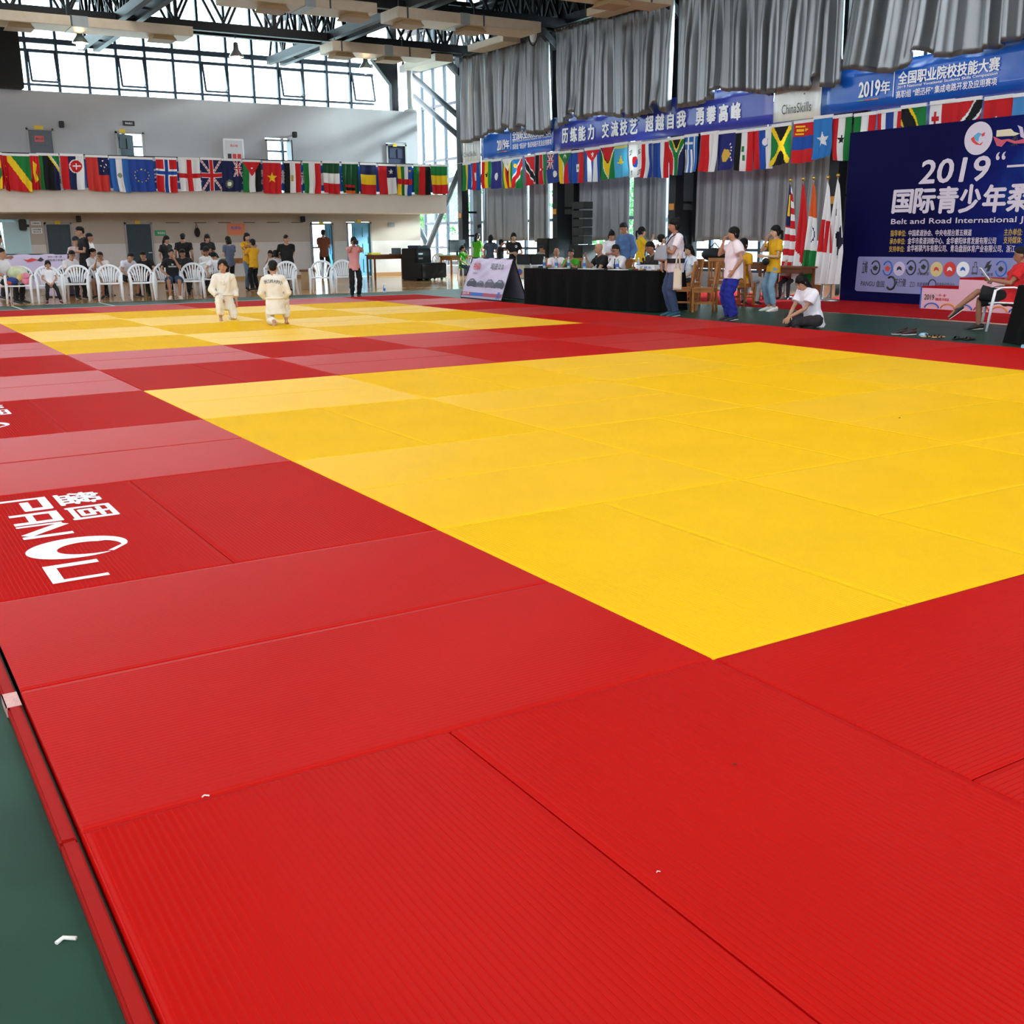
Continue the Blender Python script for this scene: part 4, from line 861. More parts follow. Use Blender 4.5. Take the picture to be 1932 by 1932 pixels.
for q, (px, Y, lab) in enumerate(((124,27.2,'second row, under the boy with glasses'),(186,27.3,'second row, under the two boys in white'),(245,27.0,'second row, under the bent boy in white'),(395,26.4,'behind the kneeling boy, under the leaning boy in white'),(343,26.9,'second row, right of the man in denim shorts'),(8,26.3,'cut by the left edge of the picture'),(520,26.9,'behind the boy kneeling with his back turned'))):
    x = PY(px, 520, Y)[0]; monobloc('white plastic armchair, ' + lab, x, Y, face_cam(x, Y, (q*37)%30-15), group='white plastic armchairs behind the front row')
# ------------------------------------------------------------------ people
def remesh(mb, name, mats, vox, smooth=3, wrinkle=0., seed=0, parent=None, extra=None):
    """melts overlapping shapes into one continuous skin, smooths it, adds cloth wrinkles"""
    me = mb.mesh('tmp', [mats] if not isinstance(mats, (list, tuple)) else mats); ob = bpy.data.objects.new('tmp', me); COL.objects.link(ob)
    md = ob.modifiers.new('r', 'REMESH'); md.mode = 'VOXEL'; md.voxel_size = vox; md.use_smooth_shade = True
    sm = ob.modifiers.new('s', 'SMOOTH'); sm.factor = .5; sm.iterations = smooth
    dg = bpy.context.evaluated_depsgraph_get(); out = bpy.data.meshes.new_from_object(ob.evaluated_get(dg))
    bpy.data.objects.remove(ob); bpy.data.meshes.remove(me)
    k = len(out.vertices)
    if wrinkle and k:
        co = np.empty(k*3); no = np.empty(k*3); out.vertices.foreach_get('co', co); out.vertices.foreach_get('normal', no)
        co = co.reshape(-1,3); no = no.reshape(-1,3); r = np.random.RandomState(seed)
        d = np.zeros(k)
        for q in range(7):
            v = r.normal(size=3)*[1,1,.8]; v = v/np.linalg.norm(v)*r.uniform(28, 75); d += np.sin(co@v + r.uniform(0,6.28) + 1.2*np.sin(co@(r.normal(size=3)*14)))
        co += no*(d*wrinkle/2.6)[:,None]; out.vertices.foreach_set('co', co.ravel())
    if extra is not None and extra.v:                 # fingers, eyes: rooted in the same mesh
        bm = bmesh.new(); bm.from_mesh(out); t = extra.mesh('x', mats); bm.from_mesh(t); bpy.data.meshes.remove(t); bm.to_mesh(out); bm.free()
    mi = np.zeros(len(out.polygons), dtype=np.int32); out.polygons.foreach_get('material_index', mi)
    out.name = name; out.materials.clear()
    for m in (mats if isinstance(mats, (list, tuple)) else [mats]): out.materials.append(m)
    out.polygons.foreach_set('material_index', mi)
    out.polygons.foreach_set('use_smooth', [True]*len(out.polygons)); out.update()
    return link(name, out, parent)

eye_m = mat('dark eye', '#17110f', .3); lip_m = mat('lip', '#8f4f48', .5)
def skin(c): return mat('skin '+c, c, .5, noise=.05, nscale=20)
def cloth(c, rough=.85, **k): return mat('fabric '+c, c, rough, bump=.25, bscale=350, noise=.05, nscale=5, **k)
def hairm(c='#0e0c0c'): return mat('hair '+c, c, .55, bump=.5, bscale=180, spec=.25)
V3 = Vector
def ik(a, t, l1, l2, hint):
    a, t = V3(a), V3(t); d = t-a; L = d.length; mx = (l1+l2)*.999
    if L > mx: d = d*(mx/L); t = a+d; L = mx
    L = max(L, abs(l1-l2)+.02); x = (l1*l1-l2*l2+L*L)/(2*L); h = math.sqrt(max(0, l1*l1-x*x)); n = d.normalized()
    u = V3(hint); u = u-n*u.dot(n); u = u.normalized() if u.length > 1e-6 else V3((0,1,0))
    return a+n*x+u*h, t
ARM = {  # wrist target relative to the shoulder (outward, forward, up), elbow hint, palm direction hint
 'hang': ((.06,.03,-.50), (.3,-1,-.2)), 'front': ((-.10,.27,-.26), (.6,-.6,-.6)), 'phone': ((-.12,.24,-.20), (.5,-.5,-.8)), 'lap': ((-.06,.24,-.40), (.8,-.5,0)),
 'hip': ((.05,.08,-.44), (1,-.6,.1)), 'hipout': ((.10,.06,-.40), (1,-.9,.2)), 'face': ((-.12,.20,.06), (.5,.3,-1)), 'chin': ((-.10,.23,.02), (.2,.5,-1)), 'camera': ((-.11,.21,.13), (.8,.2,-1)), 'folded': ((-.22,.16,-.24), (1,-.3,-.4)),
 'back': ((-.12,-.16,-.42), (.9,-.8,0)), 'table': ((-.08,.38,-.26), (.7,-.3,-.6)), 'tablef': ((-.18,.34,-.28), (.7,-.3,-.6)), 'hug': ((-.2,.28,-.08), (.8,.2,-.6)), 'hold': ((-.14,.28,-.17), (.7,-.4,-.7)), 'wave': ((.02,.28,.02),(.4,.2,-1)),
 'knee': ((.0,.30,-.36), (.8,-.4,0)), 'kneel': ((-.02,.20,-.42), (.8,-.6,0)), 'floor': ((-.14,.34,-.36), (.6,-.5,0)), 'book': ((-.05,.40,-.18), (.6,-.4,-.7)), 'down2': ((.08,.10,-.49), (.3,-1,0)), 'reach': ((-.02,.42,-.1), (.3,.1,-1)) }
def person(label, pos=None, head=None, H=None, face=0., pose='stand', fem=False, kid=False, skin_c='#b98a6c', top='#ffffff', sleeve=.6, bottom='#111111', leg=1.0, loose=.012, shoe='#222222',
           hair='short', hair_c='#0e0c0c', aL='hang', aR='hang', lean=0., slump=0., tilt=0., twist=0., look=0., nod=0., seat=.43, legs=None, build=1., z0=FZ, robe=False, hood=None, group=None, glasses=False, skirt=None, hiph=None, fat=0., detail=True, collar=None, wr=.006, hs=None):
    """pos: (x, y) of the feet; head: (px, py, plane 'X' or 'Y', value) of the head in the hall; H: height"""
    hs = hs or (1.16 if kid else 1.0)
    def skel(s):
        J = {}
        hz = dict(stand=.91*s, sit=seat+.085*s, kneel=.46*s, cross=.125*s, squat=.3*s)[pose]
        if hiph: hz = hiph*s
        P = V3((0,0,hz)); T = Matrix.Rotation(math.radians(twist),3,'Z'); R1 = T @ Matrix.Rotation(math.radians(-lean),3,'X') @ Matrix.Rotation(math.radians(tilt),3,'Y')
        R2 = T @ Matrix.Rotation(math.radians(-lean-slump),3,'X') @ Matrix.Rotation(math.radians(tilt),3,'Y')
        J['P'] = P; J['R1'] = R1; J['R2'] = R2; J['T'] = T
        J['waist'] = P+R1@V3((0,0,.16))*s; J['chest'] = P+R1@V3((0,0,.29))*s; J['neck'] = J['chest']+R2@V3((0,.005,.235))*s
        sw = (.158 if fem else .178)*build
        for sd, k in ((-1,'L'),(1,'R')):
            J['sh'+k] = J['chest']+R2@V3((sd*sw,0,.165))*s
            J['hip'+k] = P+T@V3((sd*.092,0,-.02))*s
        Rh = T @ Matrix.Rotation(math.radians(look),3,'Z') @ Matrix.Rotation(math.radians(-nod),3,'X') @ Matrix.Rotation(math.radians(tilt*.5),3,'Y')
        J['Rh'] = Rh; J['hb'] = J['neck']+R2@V3((0,.012,.045))*s; J['head'] = J['hb']+Rh@V3((0,.018,.105))*s*hs
        return J
    if head:
        px, py, ax, val = head; W = PX(px, py, val) if ax == 'X' else PY(px, py, val)
        s = 1.
        for _ in range(6):
            J = skel(s); hz = J['head'].z
            if H: s = H/1.7; break
            s *= max(.6, min(1.5, (W[2]-z0)/hz))
        H = 1.7*s; yaw = face_cam(W[0], W[1], face); J = skel(s)
        off = Matrix.Rotation(yaw,3,'Z') @ V3((J['head'].x, J['head'].y, 0)); x, y = W[0]-off.x, W[1]-off.y
    else:
        x, y = pos; H = H or 1.65; s = H/1.7; yaw = face_cam(x, y, face); J = skel(s)
    root = empty('person', (x, y, z0), yaw, label, 'person', group)
    sk = skin(skin_c); R1, R2, T, Rh = J['R1'], J['R2'], J['T'], J['Rh']
    hd = lambda p: J['head'] + Rh@V3(p)*s*hs
    vx = .0105*max(.8, min(1, s)) if detail else .014
    B = MB(); X = MB()                                # B melts together; X: fingers and eyes
    fw = (.93 if fem else 1.)*build
    def torso(m, g, lo=-.09, hi=True, hem=0.):
        q_ = .016 if g == 0. else 0
        pr = [(lo,.150-q_*1.8,.105-q_),(.0,.158*(1.04 if fem else 1)-q_,.115-q_),(.13,.132 if fem else .14,.1),(.27,.15,.108)]
        pts = [J['P']+R1@V3((0,(.03*fat if 0 < a < .3 else 0),a))*s for a,_,_ in pr]; rad = [((rx*fw+g+(hem if i == 0 else 0)+.03*fat)*s, (ry+g+(hem if i == 0 else 0)+.05*fat)*s) for i,(_,rx,ry) in enumerate(pr)]
        for a, rx, ry in ((.10,.165,.115),(.17,.155,.092),(.205,.10,.075)):
            pts.append(J['chest']+R2@V3((0,0,a))*s); rad.append(((rx*fw+g)*s, (ry+g)*s))
        m.tube(pts, rad, 16, side=T@V3((1,0,0)), rounded=g == 0.)
        m.tube([J['shL'], J['chest']+R2@V3((0,0,.185))*s, J['shR']], [(.055+g)*s, (.065+g)*s, (.055+g)*s], 12, rounded=True)
    torso(B, 0.)
    B.tube([J['neck']-R2@V3((0,0,.03))*s, J['hb'], J['hb']+Rh@V3((0,.01,.05))*s], [(.062 if not fem else .052)*s, (.054 if not fem else .046)*s, .05*s], 12)
    # head
    B.tube([hd(p) for p in ((0,.036,-.118),(0,.032,-.1),(0,.022,-.06),(0,.006,-.01),(0,0,.04),(0,-.003,.08),(0,-.004,.108))],
           [(q[0]*s*hs, q[1]*s*hs) for q in ((.025,.022),(.042,.045),(.060,.070),(.070,.090),(.074,.096),(.062,.084),(.034,.05))], 16, side=Rh@V3((1,0,0)), rounded=False)
    B.tube([hd((0,.086,.012)), hd((0,.103,-.022)), hd((0,.108,-.036)), hd((0,.09,-.042))], [.009*s*hs, .0125*s*hs, .016*s*hs, .011*s*hs], 8, rounded=True)
    B.ball(hd((0,.088,-.068)), (.022*s*hs,.014*s*hs,.014*s*hs), 8)
    for sd in (-1,1): B.ball(hd((sd*.076,-.004,-.018)), (.012*s*hs,.022*s*hs,.034*s*hs), 8)
    if detail:
        for sd in (-1,1):
            X.ball(hd((sd*.031,.0865,.006)), (.013*s*hs,.006*s*hs,.0055*s*hs), 8, 1, None)
            X.tube([hd((sd*.016,.0935,.026)), hd((sd*.034,.0915,.031)), hd((sd*.052,.080,.025))], .0034*s*hs, 5, 1)
        X.tube([hd((-.022,.088,-.0685)), hd((0,.1,-.0665)), hd((.022,.088,-.0685))], [.003*s*hs,.006*s*hs,.003*s*hs], 6, 2)
    # arms and hands
    AR = {}
    for sd, k, a in ((-1,'L',aL),(1,'R',aR)):
        tg, hint = ARM[a] if isinstance(a, str) else a
        t = J['sh'+k] + T@V3((sd*tg[0], tg[1], tg[2]))*s; e, wv = ik(J['sh'+k], t, .285*s, .255*s, T@V3((sd*hint[0], hint[1], hint[2])))
        AR[k] = (J['sh'+k], e, wv); f = .88 if fem else 1
        B.tube([J['sh'+k], J['sh'+k].lerp(e,.5), e, e.lerp(wv,.35), wv], [.05*s*f, .045*s*f, .038*s*f, .04*s*f, .027*s*f], 10, rounded=True)
        d = (wv-e).normalized(); n = T@V3((sd*-1,.15,-.2)) if a in ('hang','down2','back') else T@V3((0,-.3,-1)) if a in ('lap','table','tablef','knee','floor') else T@V3((sd*-.8,-.4,.1))
        sv = d.cross(n).normalized(); n = sv.cross(d); hl = s*(1.05 if not kid else 1.1)
        B.tube([wv, wv+d*.035*hl, wv+d*.085*hl], [(.026*s,.02*s),(.038*s,.017*s),(.040*s,.013*s)], 10, side=sv, rounded=True)
        cur = .25 if a in ('hang','down2','back','hip','hipout') else .7
        for q, ln in enumerate((.074,.082,.076,.06)):
            b = wv+d*.082*hl+sv*(q-1.5)*.0185*hl; p1 = b+(d+n*cur*.35).normalized()*ln*.5*hl; p2 = p1+(d*(1-cur*.6)+n*cur).normalized()*ln*.5*hl
            X.tube([b-d*.02*hl, b, p1, p2], [.0088*hl,.0088*hl,.008*hl,.0062*hl], 7, 0, rounded=True)
        th = -1 if (sv.dot(T@V3((0,1,0))) < 0) else 1; th = th if a in ('hang','down2') else -sd*(1 if sv.dot(T@V3((1,0,0))) > 0 else -1)
        b = wv+d*.03*hl+sv*th*.03*hl; p1 = b+(d*.6+sv*th*.7+n*.25).normalized()*.036*hl; X.tube([b-sv*th*.012*hl, b, p1, p1+(d*.9+n*.4).normalized()*.03*hl], [.011*hl,.011*hl,.0095*hl,.007*hl], 7, 0, rounded=True)
    # legs
    LG = {}
    ank = {'stand': ((.10,.0,.085),(.105,.02,.085)), 'sit': ((.13,.36,.085),(.13,.38,.085)), 'cross': None, 'kneel': None, 'squat': ((.12,.1,.085),)*2}
    for sd, k, qi in ((-1,'L',0),(1,'R',1)):
        hp = J['hip'+k]
        if legs and k in legs:
            kn, an, toe = legs[k]; kn = V3(kn)*s; an = V3(an)*s; toe = V3(toe)
        else:
            a = ank[pose][qi]; an = V3((sd*a[0]*s, a[1]*s, a[2]*s)); kn, an = ik(hp, an, .425*s, .415*s, V3((sd*.15,1,.4 if pose == 'sit' else 0))); toe = V3((sd*.22,1,-.12))
        LG[k] = (hp, kn, an, toe.normalized())
        B.tube([hp, hp.lerp(kn,.45), kn, kn.lerp(an,.32), an], [.076*s*fw, .072*s*fw, .053*s, .055*s, .036*s], 12, rounded=True)
        tn = toe.normalized(); bk = an - tn*.045*s
        B.tube([bk+V3((0,0,-.045))*s*abs(1), an+V3((0,0,-.042))*s+tn*.05*s, an+V3((0,0,-.055))*s+tn*.16*s], [(.034*s,.034*s),(.04*s,.034*s),(.038*s,.018*s)], 10, side=tn.cross(V3((0,0,1))), rounded=True)
    remesh(B, 'body', [sk, eye_m, lip_m], vx, 3, extra=X, parent=root)
    # shirt or jacket
    if top:
        M_ = cloth(top); S = MB(); g = loose
        torso(S, g+.003, -.14 if not robe else -.25, hem=.02 if not robe else .035)
        for k in 'LR':
            a, e, wv = AR[k]
            if sleeve <= 1: end = a.lerp(e, sleeve); S.tube([a, a.lerp(end,.5), end], [(.056+g)*s, (.056+g)*s, (.054+g*1.3)*s], 12)
            else: end = e.lerp(wv, sleeve-1); S.tube([a, e, end], [(.056+g)*s, (.046+g*1.3)*s, ((.036+g) if not robe else .066)*s], 12)
        sh = remesh(S, 'jacket' if robe else 'shirt', M_, .012 if detail else .016, 3, wr*s, hash(label)%999, root)
        if collar: 
            c = MB()
            for sd in (-1,1): c.bar(hd((sd*.05,-.03,-.135))-V3((0,0,.0)), J['chest']+R2@V3((sd*.01,.135+loose,.1))*s, .03*s, .008)
            c.build('collar', cloth(collar), sh)
    if bottom:
        M_ = cloth(bottom); S = MB(); g = loose+.002
        S.tube([J['P']+R1@V3((0,0,a))*s for a in (-.10,-.02,.06,.13)], [((.14*fw+.004)*s,(.105+.004+.02*fat)*s),((.156*fw+.004)*s,(.113+.004+.03*fat)*s),((.15*fw+.004)*s,(.109+.004+.04*fat)*s),((.136*fw+.003)*s,(.1+.003+.04*fat)*s)], 16, side=T@V3((1,0,0)))
        for k in 'LR':
            hp, kn, an, tn = LG[k]
            if skirt: continue
            if leg <= .5: S.tube([hp, hp.lerp(kn,leg), hp.lerp(kn,leg*2)], [(.076*fw+g*.4)*s, (.080*fw+g)*s, (.082*fw+g*1.8)*s], 12)
            else:
                end = kn.lerp(an, (leg-.5)*2); w_ = .05+g*(1.2 if robe or loose > .02 else .5)
                S.tube([hp, hp.lerp(kn,.5), kn, kn.lerp(end,.5), end], [(.077*fw+g*.3)*s, (.076*fw+g*.9)*s, (.060+g)*s, (.058+g)*s, w_*s], 12, rounded=pose != 'stand')
        remesh(S, 'trousers', M_, .012 if detail else .016, 3, wr*s, hash(label)%777, root)
    if robe:
        ws = [J['P']+R1@V3((0,0,.06))*s, J['P']+R1@V3((0,0,.10))*s]
        MB().tube(ws, [((.165*fw+loose)*s,(.125+loose)*s)]*2, 18, side=T@V3((1,0,0))).build('belt', cloth('#e9e2d0'), root)
    if shoe:
        for k in 'LR':
            hp, kn, an, tn = LG[k]; sv = tn.cross(V3((0,0,1))).normalized(); up = sv.cross(tn)
            S = MB(); S.tube([an-tn*.055*s-up*.035*s, an+tn*.0*s-up*.03*s, an+tn*.09*s-up*.046*s, an+tn*.185*s-up*.06*s], [(.036*s,.042*s),(.042*s,.045*s),(.046*s,.034*s),(.04*s,.022*s)], 12, side=sv, rounded=True)
            so = S.build('shoe', mat('shoe '+shoe, shoe, .5), root)
            MB().tube([an-tn*.07*s-up*.078*s, an+tn*.1*s-up*.078*s, an+tn*.2*s-up*.076*s], [(.04*s,.008*s),(.05*s,.008*s),(.038*s,.008*s)], 10, side=sv, rounded=True).build('sole', mat('shoe sole', '#d8d6d0' if shoe not in ('#16120f',) else '#16120f', .6), so)
    # hair
    if hair and hair != 'bald':
        Hm = MB(); hm = hairm(hair_c)
        sh_ = hair == 'short'; Hm.ball(hd((0,-.010 if sh_ else -.008,.055 if sh_ else .045)), ((.083 if sh_ else .087)*s*hs, .106*s*hs, (.08 if sh_ else .091)*s*hs), 18, 0, None); Hm.ball(hd((0,-.048,.0 if sh_ else -.01)), ((.07 if sh_ else .079)*s*hs, .062*s*hs, (.07 if sh_ else .085)*s*hs), 14)
        if hair in ('bangs','bob','long','ponytail','bun'):
            Hm.tube([hd((-.06,.058,.055)), hd((-.03,.082,.052)), hd((.03,.082,.052)), hd((.06,.058,.055))], [(.014*s*hs,.02*s*hs)]*4, 8, side=Rh@V3((0,1,0)), rounded=True)
            for sd in (-1,1): Hm.tube([hd((sd*.074,.02,.05)), hd((sd*.083,-.002,-.03)), hd((sd*.078,-.02,-.075 if hair != 'bob' else -.12))], [.018*s*hs,.016*s*hs,.014*s*hs], 8, rounded=True)
        if hair == 'bob': Hm.tube([hd((0,-.06,.03)), hd((0,-.085,-.06)), hd((0,-.06,-.125))], [(.08*s*hs,.05*s*hs),(.09*s*hs,.045*s*hs),(.08*s*hs,.03*s*hs)], 14, side=Rh@V3((1,0,0)), rounded=True)
        if hair == 'long': Hm.tube([hd((0,-.06,.03)), hd((0,-.095,-.07)), hd((0,-.10,-.2)), hd((0,-.09,-.33))], [(.08*s*hs,.05*s*hs),(.085*s*hs,.045*s*hs),(.08*s*hs,.035*s*hs),(.05*s*hs,.02*s*hs)], 14, side=Rh@V3((1,0,0)), rounded=True)
        if hair == 'ponytail': Hm.tube([hd((0,-.10,.03)), hd((0,-.15,.0)), hd((0,-.155,-.1)), hd((0,-.13,-.22))], [.022*s,.032*s,.028*s,.012*s], 10, rounded=True)
        if hair == 'bun': Hm.ball(hd((0,-.09,.105)), .034*s, 10)
        if hair == 'beard': pass
        remesh(Hm, 'hair', hm, .0095 if detail else .013, 2, .003*s, 5, root)
    if hair == 'bald':
        pass
    if hood:                                          # cap
        c = MB(); c.ball(hd((0,-.005,.05)), (.088*s*hs,.106*s*hs,.08*s*hs), 14); c.tube([hd((0,.09,.055)), hd((0,.16,.04))], [(.07*s*hs,.008*s),(.055*s*hs,.006*s)], 12, side=Rh@V3((1,0,0)), rounded=True)
        c.build('cap', cloth(hood), root)
    if glasses:
        c = MB()
        for sd in (-1,1): c.tube([hd((sd*.033+.022*math.cos(a),.098,.004+.017*math.sin(a))) for a in np.linspace(0,6.28,12)], .0028*s, 5); c.tube([hd((sd*.056,.096,.006)), hd((sd*.078,.0,.004))], .0028*s, 5)
        c.tube([hd((-.011,.1,.006)), hd((.011,.1,.006))], .0028*s, 5); c.build('glasses', black, root)
    root['_'] = 0; del root['_']
    INFO[label] = dict(root=root, J=J, AR=AR, LG=LG, s=s, hd=hd, yaw=yaw)
    return root
INFO = {}
def world_of(label, v):
    i = INFO[label]; return Matrix.Translation(i['root'].location) @ Matrix.Rotation(i['yaw'],4,'Z') @ V3(v)
def decal(root, part, name, m, pieces, o, ux, uy, dirn):
    """print pieces (function writing into a flat MB around o) onto the cloth by projecting along dirn"""
    ob = [c for c in root.children if c.name.split('.')[0] == part][0]
    bv = BVHTree.FromPolygons([v.co.copy() for v in ob.data.vertices], [tuple(p.vertices) for p in ob.data.polygons])
    mb = MB(); pieces(mb); vs = []
    for v in mb.v:
        p = V3(o)+V3(ux)*v[0]+V3(uy)*v[1]; h = bv.ray_cast(p-V3(dirn)*.6, V3(dirn))
        vs.append((h[0]-V3(dirn)*.004) if h[0] is not None else p)
    mb.v = [tuple(v) for v in vs]; return mb.build(name, m, ob)
# ------------------------------------------------------------------ right-hand side: backdrop, carpet, tables
red_c = mat('red carpet', '#b5121c', .95, bump=.6, bscale=250, noise=.1, nscale=5, spec=.1)
m = MB(); z = FZ+.002
cp = [(13.3,19.2),(13.55,11.5),(13.7,8.0),(13.8,3.5),(17.4,3.5),(17.4,19.2)]
m.poly([(a,b) for a,b in cp], (0,0,FZ+.0002), (1,0,0), (0,1,0), .003); tag(m.build('carpet', red_c), 'long red carpet laid before the blue backdrop', 'carpet')

bd = empty('backdrop', (16.5, 11.2, FZ), 0, 'huge dark blue printed backdrop with white event title', 'backdrop')
XD = 16.49
bm_ = mat('backdrop print blue', '#0b0b48', .6, spec=.08)
nt = bm_.node_tree; tc = nt.nodes.new('ShaderNodeTexCoord'); mp = nt.nodes.new('ShaderNodeMapping'); mp.inputs['Location'].default_value = (0,.75,-.85); mp.inputs['Scale'].default_value = (0,.32,.42)
gr = nt.nodes.new('ShaderNodeTexGradient'); gr.gradient_type = 'SPHERICAL'; nz = nt.nodes.new('ShaderNodeTexNoise'); nz.inputs['Scale'].default_value = 1.6; nz.inputs['Detail'].default_value = 6
mul = nt.nodes.new('ShaderNodeMath'); mul.operation = 'MULTIPLY'; rp = nt.nodes.new('ShaderNodeValToRGB'); rp.color_ramp.elements[0].color = lin('#090940'); rp.color_ramp.elements[1].color = lin('#1f5cb0'); rp.color_ramp.elements[1].position = .62; e = rp.color_ramp.elements.new(.22); e.color = lin('#101c6a')
for a, b in ((tc.outputs['Object'],mp.inputs[0]),(mp.outputs[0],gr.inputs[0]),(tc.outputs['Object'],nz.inputs[0]),(gr.outputs[1],mul.inputs[0]),(nz.outputs[0],mul.inputs[1]),(mul.outputs[0],rp.inputs[0]),(rp.outputs[0],nt.nodes['Principled BSDF'].inputs['Base Color'])): nt.links.new(a, b)
MB().bb(0, .04, -4.0, 3.02, 0, 3.5).build('printed_panel', bm_, bd)
m = MB()
for yq in (-3.5,-1.2,1.0,2.9): m.bar((.08,yq,0),(.08,yq,3.4),.06); m.bar((.08,yq,2.2),(.75,yq,0),.05)
m.bar((.08,-3.5,3.3),(.08,2.9,3.3),.06).build('support_frame', steel, bd)
def bt(name, t, x0, y0, x1, y1, m, bold=.02, shear=0., slant=None):
    """lettering between two picture corners (lower left, upper right) of the backdrop"""
    a, b = PX(x0, y0, XD), PX(x1, y1, XD); o = bd.location; q = MB()
    text(q, t, (XD-.004-o.x, a[1]-o.y, a[2]-o.z), (0,-1,0), (0,0,1), a[1]-b[1], b[2]-a[2], 0, bold, 0, shear); return q.build(name, m, bd)
lil = mat('backdrop print pale lilac', '#d9d0e0', .5); gld = mat('backdrop print gold', '#c9a94a', .5)
bt('title_year', '2019', 1734, 347, 1866, 294, lil, .03, .04)
bt('title_quote', '“', 1879, 302, 1898, 286, lil, .03); bt('title_dash', '一', 1900, 316, 1946, 309, lil, .03)
for ch, a in (('国',(1683,402,1722,358)),('际',(1723,402,1765,355)),('青',(1766,402,1808,352)),('少',(1809,401,1851,348)),('年',(1853,400,1899,348)),('柔',(1899,399,1944,347))): bt('title_character', ch, *a, lil, .04, .05)
bt('english_title', 'Belt and Road International J', 1681, 426, 1931, 408, lil, .015)
rows = ((434,446,'指导单位:','中国柔道协会、中央电视台第五频道',1834,'主办单位:'),(449,461,'承办单位:','金华市柔道训练中心、金华睿阳体育发展有限公司',1880,'支持媒体:'),(464,475,'支持单位:','金华裕骐汽车有限公司、青岛盘固体育产业有限公司、浙江',1916,''))
for q, (ya, yb, h1, t1, xe, h2) in enumerate(rows):
    xs = 1680-q*1.5
    bt('credit_heading', h1, xs, yb, xs+30, ya, gld, .012); bt('credit_line', t1, xs+34, yb-.5, xe, ya-1.5, lil, .012)
    if h2: bt('credit_heading', h2, 1894-q, yb-1.5, 1930-q, ya-3, gld, .012)
o = bd.location
def disc(name, px, py, r, m, lift=.004, sq=1.0):
    p = PX(px, py, XD); q = MB(); q.poly([(r*math.cos(a), r*sq*math.sin(a)) for a in np.linspace(0, 6.283, 33)[:-1]], (XD-o.x-lift, p[1]-o.y, p[2]-o.z), (0,-1,0), (0,0,1), .001); return q.build(name, m, bd)
def blob(name, pts, m, lift=.008):
    q = MB(); ps = [PX(x, y, XD) for x, y in pts]; q.add([(XD-o.x-lift, p[1]-o.y, p[2]-o.z) for p in ps], [tuple(range(len(ps)))]); return q.build(name, m, bd)
disc('round_emblem', 1846, 261, .3, lil)
blob('emblem_blue', [(1838,256),(1846,250),(1853,252),(1848,259),(1846,268),(1840,264)], ink['cyan']); blob('emblem_red', [(1832,262),(1838,257),(1840,265),(1848,272),(1856,267),(1851,274),(1842,273),(1835,268)], ink['red']); blob('emblem_red', [(1852,253),(1859,249),(1858,256),(1853,258)], ink['red'])
blob('ribbon_mark', [(1874,257),(1890,264),(1904,262),(1916,266),(1932,262),(1940,270),(1915,271),(1900,266),(1890,277),(1881,275)], mat('print rose', '#c9506a', .5)); blob('ribbon_mark', [(1881,246),(1908,243),(1914,249),(1925,252),(1915,256),(1880,258)], mat('print cream', '#e0d6b8', .5)); blob('ribbon_mark', [(1920,236),(1930,240),(1934,262),(1926,258),(1924,244)], ink['lilac'])
bt('brush_character', '柔', 1908, 276, 1922, 256, ink['dark'], .02)
# sponsor strip
blob('sponsor_strip', [(1619,487),(1621,484),(1932,487),(1975,489),(1975,556),(1735,555),(1616,549),(1613,546)], mat('sponsor strip lilac', '#8d8fbf', .4), .003)
logos = [(1632,504,'立峰',None,'dark'),(1652,505,'',('ring','dark'),'dark'),(1675,506,'',('ring','blue'),'red'),(1697,507,'',('disc','lilac'),'dark'),(1719,505,'',('ring','dark'),'dark'),(1743,503,'',('ring','grey'),'dark'),(1767,508,'',('disc','gold'),'red'),(1792,508,'',('disc','red'),'white'),(1817,508,'',('disc','white'),'blue'),(1840,506,'',None,'grey'),(1865,503,'',('swirl','dark'),'dark'),(1889,507,'',('ring','blue'),'dark')]
for x, y, t, kind, c in logos:
    if kind and kind[0] == 'ring':
        p = PX(x, y, XD); q = MB(); q.tube([(XD-o.x-.006, p[1]-o.y+.115*math.cos(a), p[2]-o.z+.14*math.sin(a)) for a in np.linspace(.5, 6.0, 24)], .014, 6); q.build('sponsor_logo', ink[kind[1]], bd)
        blob('sponsor_logo', [(x-5,y-1),(x,y-5),(x+5,y),(x+1,y+6),(x-4,y+4)], ink[c])
    elif kind and kind[0] == 'disc':
        disc('sponsor_logo', x, y, .145, ink[kind[1]], .005); blob('sponsor_logo', [(x-5,y+4),(x-4,y-2),(x,y-5),(x+4,y-2),(x+5,y+4),(x,y+1)], ink[c])
    elif kind: blob('sponsor_logo', [(x-8,y+4),(x-2,y-8),(x+6,y-12),(x+1,y-3),(x+7,y-4),(x+2,y+8),(x-4,y+10),(x-1,y+2)], ink[c])
    else: bt('sponsor_logo', t or '凸', x-6, y+12, x+6, y-12, ink[c], .01)
for t, a, c in (('PANGU 盘固',(1624,540,1669,530),'dark'),('天行健',(1688,540,1710,526),'dark'),('ZD',(1716,541,1727,532),'grey'),('京武商贸',(1730,541,1751,533),'dark'),('泰普斯优势动力',(1767,541,1801,534),'grey'),('伏羲会馆',(1730,519,1753,514),'dark'),('中骏体育',(1851,521,1874,515),'dark'),('ANDRE',(1832,518,1844,514),'grey')): bt('sponsor_name', t, *a, ink[c], .012)
p = PX(1681, 534, XD); MB().tube([(XD-o.x-.006, p[1]-o.y+.11*math.cos(a), p[2]-o.z+.13*math.sin(a)) for a in np.linspace(.9, 5.6, 20)], .022, 6).build('sponsor_logo', ink['dark'], bd)
p = PX(1759, 537, XD); MB().tube([(XD-o.x-.006, p[1]-o.y+.09*math.cos(a), p[2]-o.z+.1*math.sin(a)) for a in np.linspace(0, 6.28, 20)], .01, 6).build('sponsor_logo', ink['dark'], bd)

